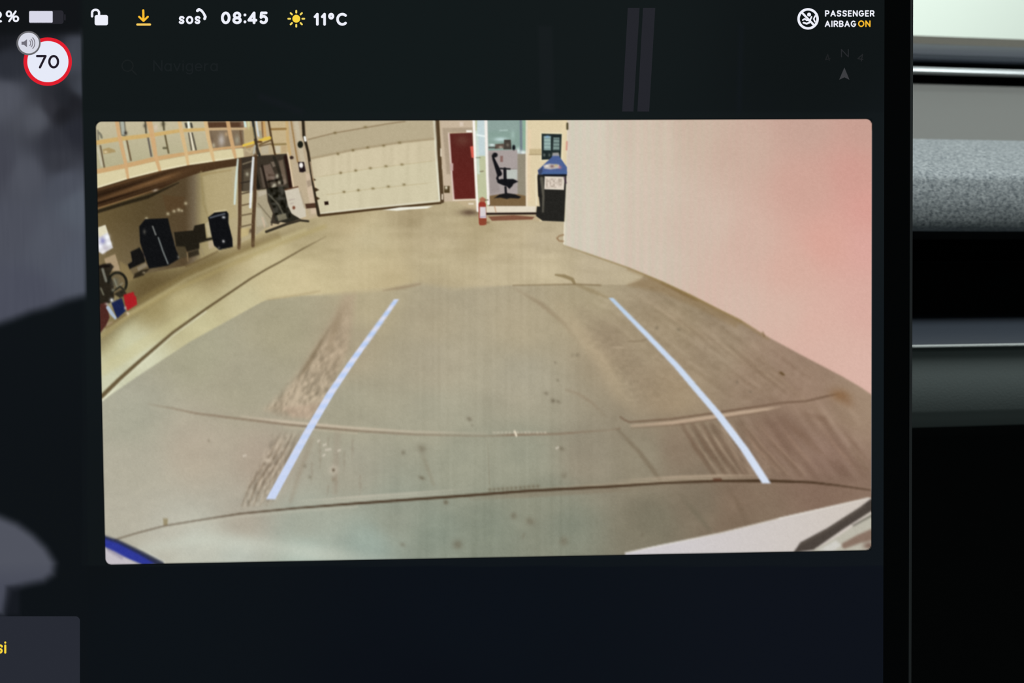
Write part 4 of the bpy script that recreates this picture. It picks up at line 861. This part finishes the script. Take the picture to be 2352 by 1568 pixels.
P.fill([(315, 614), (334, 603), (339, 611), (318, 623)], (134, 122, 100), 2.5); P.fill([(310, 628), (326, 620), (345, 616), (330, 632), (312, 638), (306, 640)], (36, 30, 20), 4, .9); P.blob(331, 626, 4, 2.5, (170, 156, 124), .8)
P.fill([(400, 533), (444, 529), (447, 518), (470, 513), (474, 547), (488, 545), (489, 550), (458, 558), (458, 571), (430, 578), (425, 567), (405, 566)], (32, 28, 20), 2.8, 1, seg('chairB', 'pictured_black_chair', 'black chairs right of the tall machine in the camera picture'))
P.fill([(404, 566), (426, 566), (430, 590), (412, 594)], (70, 62, 44), 5, .8); P.fill([(432, 580), (456, 572), (458, 585), (434, 592)], (38, 32, 22), 4, .85); P.line([(462, 568), (468, 585)], 3, (150, 136, 104), 2.5, .8); P.line([(430, 580), (432, 600)], 2, (150, 128, 92), 2.5, .7); P.fill([(478, 554), (490, 552), (494, 568), (480, 572)], (184, 168, 138), 3, .9)
P.line([(428, 612), (470, 592), (500, 577)], 4, (96, 78, 48), 5, .6)
# wheelie bin by the steps
P.fill([(472, 514), (482, 506), (488, 542), (478, 546)], (184, 172, 138), 3, .95)
sbi = seg('bin2', 'pictured_waste_bin', 'black waste bin left of the stepladder in the camera picture')
P.fill([(478, 499), (493, 488), (521, 485), (525, 491), (525, 512), (534, 548), (535, 567), (504, 574), (492, 564), (486, 541)], (15, 16, 19), 2.4, 1, sbi)
P.line([(483, 500), (500, 495), (516, 491)], 4, (96, 102, 112), 3, .8); P.blob(514, 499, 4, 3, (220, 224, 226), .9); P.blob(513.5, 554, 3, 3, (232, 232, 230), .95); P.blob(503, 569, 3, 3, (104, 100, 96), .8); P.line([(492, 486), (520, 482)], 3, (206, 194, 156), 3, .7)  # painted highlight along the bin rim, plus small pale spots
# dark doorway and machinery behind the stepladder
sd = seg('doorway', 'pictured_doorway', 'dark doorway behind the stepladder in the camera picture')
P.fill([(546, 366), (558, 362), (590, 358), (659, 353), (671, 429), (656, 437), (666, 480), (640, 515), (620, 512), (590, 436), (548, 440)], (58, 50, 40), 3, 1, sd)
P.fill([(604, 381), (621, 376), (632, 402), (630, 416), (613, 419)], (104, 88, 76), 4); P.fill([(622, 372), (634, 370), (638, 380), (627, 384)], (112, 100, 86), 3); P.fill([(640, 370), (650, 366), (660, 420), (652, 425)], (112, 96, 80), 4, .9); P.fill([(560, 390), (578, 385), (580, 440), (558, 440)], (88, 78, 62), 6, .8); P.fill([(596, 385), (602, 384), (612, 430), (604, 432)], (96, 84, 72), 3, .8)
for pts, wdt, c in (([(602, 380), (612, 425), (617, 440)], 5, (34, 26, 20)), ([(630, 362), (640, 390), (648, 420)], 7, (40, 36, 28)), ([(558, 377), (579, 370)], 3, (130, 118, 96)), ([(586, 395), (594, 430)], 8, (26, 24, 18)), ([(613, 418), (642, 412)], 4, (34, 30, 24)), ([(656, 360), (663, 395), (668, 430)], 8, (36, 18, 14)), ([(661, 351), (668, 392), (674, 428)], 3, (230, 208, 178))):
    P.line(pts, wdt, c, 2.5, .9)
for x, y, r in ((631, 425, 5), (642, 419, 4), (627, 430, 4), (637, 404, 4), (568, 400, 4)): P.blob(x, y, r, r + 1, (196, 190, 166), .75)
smc = seg('machinery', 'pictured_machinery', 'dark machinery behind the stepladder in the camera picture')
P.fill([(613, 432), (652, 428), (660, 470), (672, 492), (690, 503), (660, 512), (632, 508), (628, 480), (618, 460)], (40, 38, 30), 3, 1, smc)
w, m = P.fill([(613, 400), (655, 400), (668, 500), (630, 508)], (40, 38, 30), 6, 0)
P.C[w] += (vnoise(X[w] / 6, Y[w] / 6, 61) * 60 * m)[..., None]
P.line([(617, 446), (640, 470), (650, 490)], 4, (118, 114, 98), 3, .6); P.fill([(636, 494), (656, 490), (660, 502), (640, 508)], (150, 142, 116), 4, .7); P.line([(612, 532), (660, 514), (690, 506), (708, 508)], [6, 6, 5, 5], (38, 32, 24), 3, .9); P.line([(664, 480), (690, 505)], 3, (60, 52, 40), 2.5, .9)
# plastic sheet, tank
P.fill([(590, 437), (612, 434), (615, 462), (627, 491), (619, 521), (607, 524), (588, 540), (586, 470)], (168, 157, 130), 3, 1, seg('sheet', 'pictured_sheet', 'pale plastic sheet beside the stepladder in the camera picture'))
P.line([(594, 468), (612, 490), (624, 504)], 3, (120, 110, 88), 3, .8); P.fill([(588, 475), (600, 480), (614, 516), (590, 520)], (184, 176, 152), 6, .8); P.line([(603, 500), (608, 520)], 4, (206, 182, 156), 3, .8); P.fill([(592, 440), (612, 437), (613, 445), (594, 452)], (190, 180, 160), 4, .8); P.line([(628, 492), (624, 516)], 4, (60, 52, 42), 3, .8)
stk = seg('tank', 'pictured_tank', 'white tank in front of the left door track in the camera picture')
P.fill([(654, 437), (685, 430), (702, 481), (703, 497), (689, 502), (670, 490), (662, 474)], (206, 197, 178), 2.4, 1, stk)
P.line([(655, 436), (684, 429)], 3, (92, 60, 40), 2.5, .9); P.blob(675, 477, 3.4, 4, (116, 66, 46), .95, 0, 2); P.line([(664, 460), (676, 457)], 2.4, (172, 156, 146), 2.5, .7); P.line([(667, 468), (674, 466)], 2, (172, 156, 146), 2.5, .7); P.line([(690, 440), (700, 476)], 4, (170, 156, 132), 4, .7)
# ---- stepladder
stl = seg('ladder', 'pictured_stepladder', 'metal platform stepladder with yellow steps in the camera picture')
for pts, wdt, c in (([(551, 368), (551, 430), (551, 500), (549, 569)], 8, (84, 62, 42)), ([(587, 356), (585, 458), (582, 510), (581, 564)], 8, (78, 56, 36)), ([(555, 472), (577, 467)], 3.5, (110, 92, 66)), ([(554, 495), (580, 490)], 3.5, (112, 96, 70)), ([(553, 521), (579, 515)], 3.5, (112, 96, 70)), ([(556, 445), (578, 440)], 3, (80, 66, 48)),
                    ([(554, 420), (577, 416)], 3, (50, 42, 34)), ([(546.5, 366), (542, 420), (539, 468)], [4, 6, 5], (206, 218, 208)), ([(582, 362), (578, 420), (575, 476)], [5, 7, 5], (232, 236, 236)), ([(581, 275), (584, 300), (590, 340), (596, 356)], 6, (36, 38, 36)), ([(588.5, 275), (591, 295), (594, 312)], 4, (206, 216, 220)),
                    ([(616.5, 275), (624, 320), (632, 355)], 4.5, (72, 52, 30)), ([(561.5, 275), (564, 290)], 5, (206, 232, 226)), ([(570.5, 275), (572, 296)], 5, (206, 204, 152)), ([(606, 280), (610, 318)], 6, (200, 160, 100)), ([(602, 280), (604, 318)], 3, (120, 80, 44)), ([(560, 334), (574, 330), (589, 325)], 6, (230, 196, 76)), ([(598, 322), (619, 317)], 8, (224, 190, 74)),
                    ([(596, 333), (622, 322)], 3.5, (104, 80, 46)), ([(588, 326), (600, 326)], 5, (96, 66, 34)), ([(596, 336), (622, 330)], 3, (110, 88, 60)), ([(587, 320), (592, 352)], 7, (58, 48, 36))):
    P.line(pts, wdt, c, 2.3, .95, stl)
P.fill([(575, 290), (582, 292), (586, 318), (562, 330), (560, 300)], (176, 156, 106), 4, .6); P.fill([(594, 300), (601, 300), (604, 318), (597, 320)], (150, 150, 130), 3, .6)
P.fill([(562, 336), (586, 330), (590, 356), (562, 360)], (150, 132, 104), 4, .5); P.line([(566, 345), (576, 350), (580, 340)], 4, (206, 190, 152), 4, .6); P.line([(566, 338), (578, 336), (584, 332)], 3, (170, 116, 40), 3, .7); P.line([(586, 335), (583, 352)], 4, (190, 196, 190), 3, .7)
P.blob(576, 530, 8, 6, (74, 56, 40), .8); P.fill([(553, 525), (575, 522), (570, 540), (553, 546)], (200, 180, 126), 4, .7)
P.fill([(546, 566), (580, 552), (640, 530), (640, 540), (590, 562), (548, 580)], (132, 114, 78), 12, .4)

# ---- left edge: wheel and crates
P.fill([(226, 612), (236, 606), (254, 604), (262, 612), (252, 630), (262, 650), (262, 690), (244, 700), (232, 706), (222, 700)], (30, 26, 20), 4, .9)
swl = seg('wheel', 'pictured_wheel', 'dark wheel at the left edge of the camera picture')
P.line([(270 + 21 * math.cos(math.radians(a)), 650 + 24 * math.sin(math.radians(a))) for a in range(-175, 80, 15)], 6, (24, 24, 18), 3, .95, swl)
P.blob(266, 648, 9, 13, (96, 94, 80), .9); P.line([(262, 640), (270, 660), (282, 650)], 3, (140, 140, 122), 3, .7); P.line([(256, 672), (276, 658), (284, 664)], 4, (26, 26, 20), 3, .9); P.line([(236, 618), (244, 645)], 6, (132, 132, 120), 3, .8); P.line([(232, 662), (238, 676)], 4, (120, 118, 100), 3, .8); P.blob(260, 666, 4, 4, (150, 148, 128), .7); P.blob(285, 669, 4, 6, (126, 120, 76), .8); P.line([(229, 612), (250, 611)], 6, (22, 16, 14), 3, .95)
P.fill([(262, 675), (284, 662), (292, 676), (276, 684)], (40, 36, 28), 4, .9)
P.fill([(230, 698), (245, 694), (252, 729), (244, 748), (231, 764), (226, 764)], (76, 40, 34), 3, 1, seg('crate0', 'pictured_crate', 'dark red crate at the left edge of the camera picture'))
P.fill([(256, 695), (280, 684), (289, 714), (270, 731), (262, 712)], (27, 36, 74), 2.6, 1, seg('crate1', 'pictured_crate', 'dark blue crate in the camera picture'))
P.fill([(284, 677), (307, 670), (309, 678), (313, 681), (315.5, 699), (293, 713), (288, 700)], (168, 31, 36), 2.6, 1, seg('crate2', 'pictured_crate', 'red crate in the camera picture'))
P.line([(248, 706), (256, 718), (265, 730)], [8, 9, 6], (172, 188, 208), 3, .95); P.blob(257, 689, 4.5, 4.5, (240, 242, 242), .95); P.blob(246, 698, 5, 3, (206, 196, 186), .8); P.blob(293, 720, 4, 4, (224, 206, 186), .9); P.blob(288, 707, 3, 4, (200, 180, 190), .8); P.line([(246, 746), (258, 740)], 3, (190, 166, 150), 3, .7); P.line([(244, 752), (270, 735), (290, 722)], 5, (110, 88, 54), 6, .6)

# ---- own car at the bottom corners
P.fill([(238, 1230), (272, 1242), (322, 1267), (368, 1293), (330, 1297), (284, 1278), (236, 1253)], (46, 56, 150), 4, 1, seg('carblue', 'pictured_car_trim', 'blue edge of the own car in the lower left of the camera picture'))
P.line([(238, 1232), (272, 1243), (322, 1268), (370, 1294)], [7, 8, 10, 14], (40, 44, 62), 6, [.8, .8, .8, .9])
P.fill([(236, 1256), (262, 1266), (296, 1284), (326, 1300), (236, 1302)], (196, 190, 196), 8, 1); P.line([(250, 1262), (280, 1280)], 6, (120, 112, 140), 8, .5)
P.line([(378, 1290), (352, 1276), (320, 1258)], 4, (222, 224, 214), 5, [.6, .5, .1])
sbp = seg('bumper', 'pictured_car_bumper', 'pale bumper edge of the own car in the lower right of the camera picture')
P.fill([(1436, 1270), (1500, 1254), (1656, 1224), (1785, 1192), (1790, 1188), (1994, 1143), (2010, 1140), (2010, 1290), (1430, 1290)], lambda x, y: np.stack([206 + 0 * x, np.interp(x, [1440, 2000], [202, 196]), np.interp(x, [1440, 2000], [206, 186])], -1), 2.4, 1, sbp)
P.line([(1436, 1269), (1656, 1223), (1790, 1190), (1994, 1143)], 3, (232, 228, 218), 3, .7)
P.fill([(1860, 1268), (1930, 1228), (2010, 1172), (2010, 1280), (1860, 1280)], (186, 182, 168), 3, 1)
P.line([(1940, 1252), (1975, 1236), (2006, 1226)], [14, 20, 26], (122, 96, 82), 8, .8); P.fill([(1880, 1262), (1920, 1240), (1932, 1252), (1910, 1268)], (214, 212, 208), 8, .7); P.line([(1960, 1206), (2004, 1182)], 5, (96, 92, 82), 5, .7); P.blob(1995, 1252, 14, 10, (112, 84, 72), .8)
P.fill([(1822, 1268), (1838, 1245), (1900, 1212), (1975, 1164), (2006, 1140), (2006, 1170), (1940, 1212), (1868, 1262)], (74, 66, 60), 4, 1, seg('bar', 'pictured_car_bar', 'dark bar across the own car bumper in the camera picture'))
P.line([(1838, 1250), (1905, 1214), (1985, 1162)], 4, (104, 94, 84), 5, .5)

# ---- guide lines drawn over the picture
gl = [(911, 687), (862, 756), (812, 825), (761, 900), (702, 1000), (660, 1076), (622, 1145.5)]
gr = [(1403, 684), (1440, 722), (1486, 769), (1556, 842), (1600, 894), (1650, 952), (1709, 1030), (1760, 1109)]
def ribbon(pts, wl):
    """flat-ended strip polygon"""
    a, b_ = [], []
    for i, (x, y) in enumerate(pts):
        h = wl[i] / 2; a.append((x - h, y)); b_.append((x + h, y))
    return a + b_[::-1]
P.fill(ribbon(gl, [11, 14, 16, 18, 19, 20, 21]), lambda x, y: np.array([202, 214, 242.]) + (np.sin((y + x * .1) * 2 * np.pi / 22) * np.clip((1130 - y) / 300, 0, 1))[..., None] * np.array([17, 8, -2.]), 1.8, 1, seg('guide0', 'guide_line', 'pale blue guide line left of centre in the camera picture'))
P.fill(ribbon(gr, [11, 13, 15, 17, 18, 19, 20, 20]), lambda x, y: np.stack([np.interp(y, [684, 760, 1100], [184, 200, 214]), np.interp(y, [684, 760, 1100], [204, 216, 224]), np.interp(y, [684, 760, 1100], [226, 238, 242])], -1), 1.8, 1, seg('guide1', 'guide_line', 'pale blue guide line right of centre in the camera picture'))

k_ = (P.G == sbw) & (X > 985); P.G[k_ & (Y < 484)] = seg('doorwall', 'pictured_door_surround'); P.G[k_ & (Y >= 484)] = sf
# fine pixel softness, rounded corners
for ax in (0, 1):
    pad = np.concatenate([P.C.take([0], ax), P.C, P.C.take([-1], ax)], ax); n_ = pad.shape[ax]
    P.C = (pad.take(range(0, n_ - 2), ax) + 2 * pad.take(range(1, n_ - 1), ax) + pad.take(range(2, n_), ax)) / 4
P.C += (vnoise(X / 2.2, Y / 2.2, 71) * 5 + vnoise(X / 5, Y / 5, 72) * 3)[..., None]
hpx, wpx = X.shape
du = np.minimum(P.U, PW - P.U) / PXM; dv = np.minimum(P.V, PH - P.V) / PXM
rr = 15.0; cd = np.hypot(np.maximum(rr - du, 0), np.maximum(rr - dv, 0))
mk = np.clip((rr - cd) / 2.0, 0, 1)
P.C = P.C * mk[..., None] + np.array([14, 18, 20.]) * (1 - mk[..., None])
eg = np.clip(1 - np.abs(P.U[0:1] / PXM - 1781) / 2.6, 0, 1) * np.clip((P.V / PXM - 20) / 10, 0, 1) * np.clip((PH / PXM - 110 - P.V / PXM) / 40, 0, 1)
P.C += (np.array([226, 220, 228.]) - P.C) * (eg * .6)[..., None]
before = set(bpy.data.objects)
P.meshes(('pictured_floor', None), None, -0.00018)
for ob in set(bpy.data.objects) - before: own(ob, pic_base)
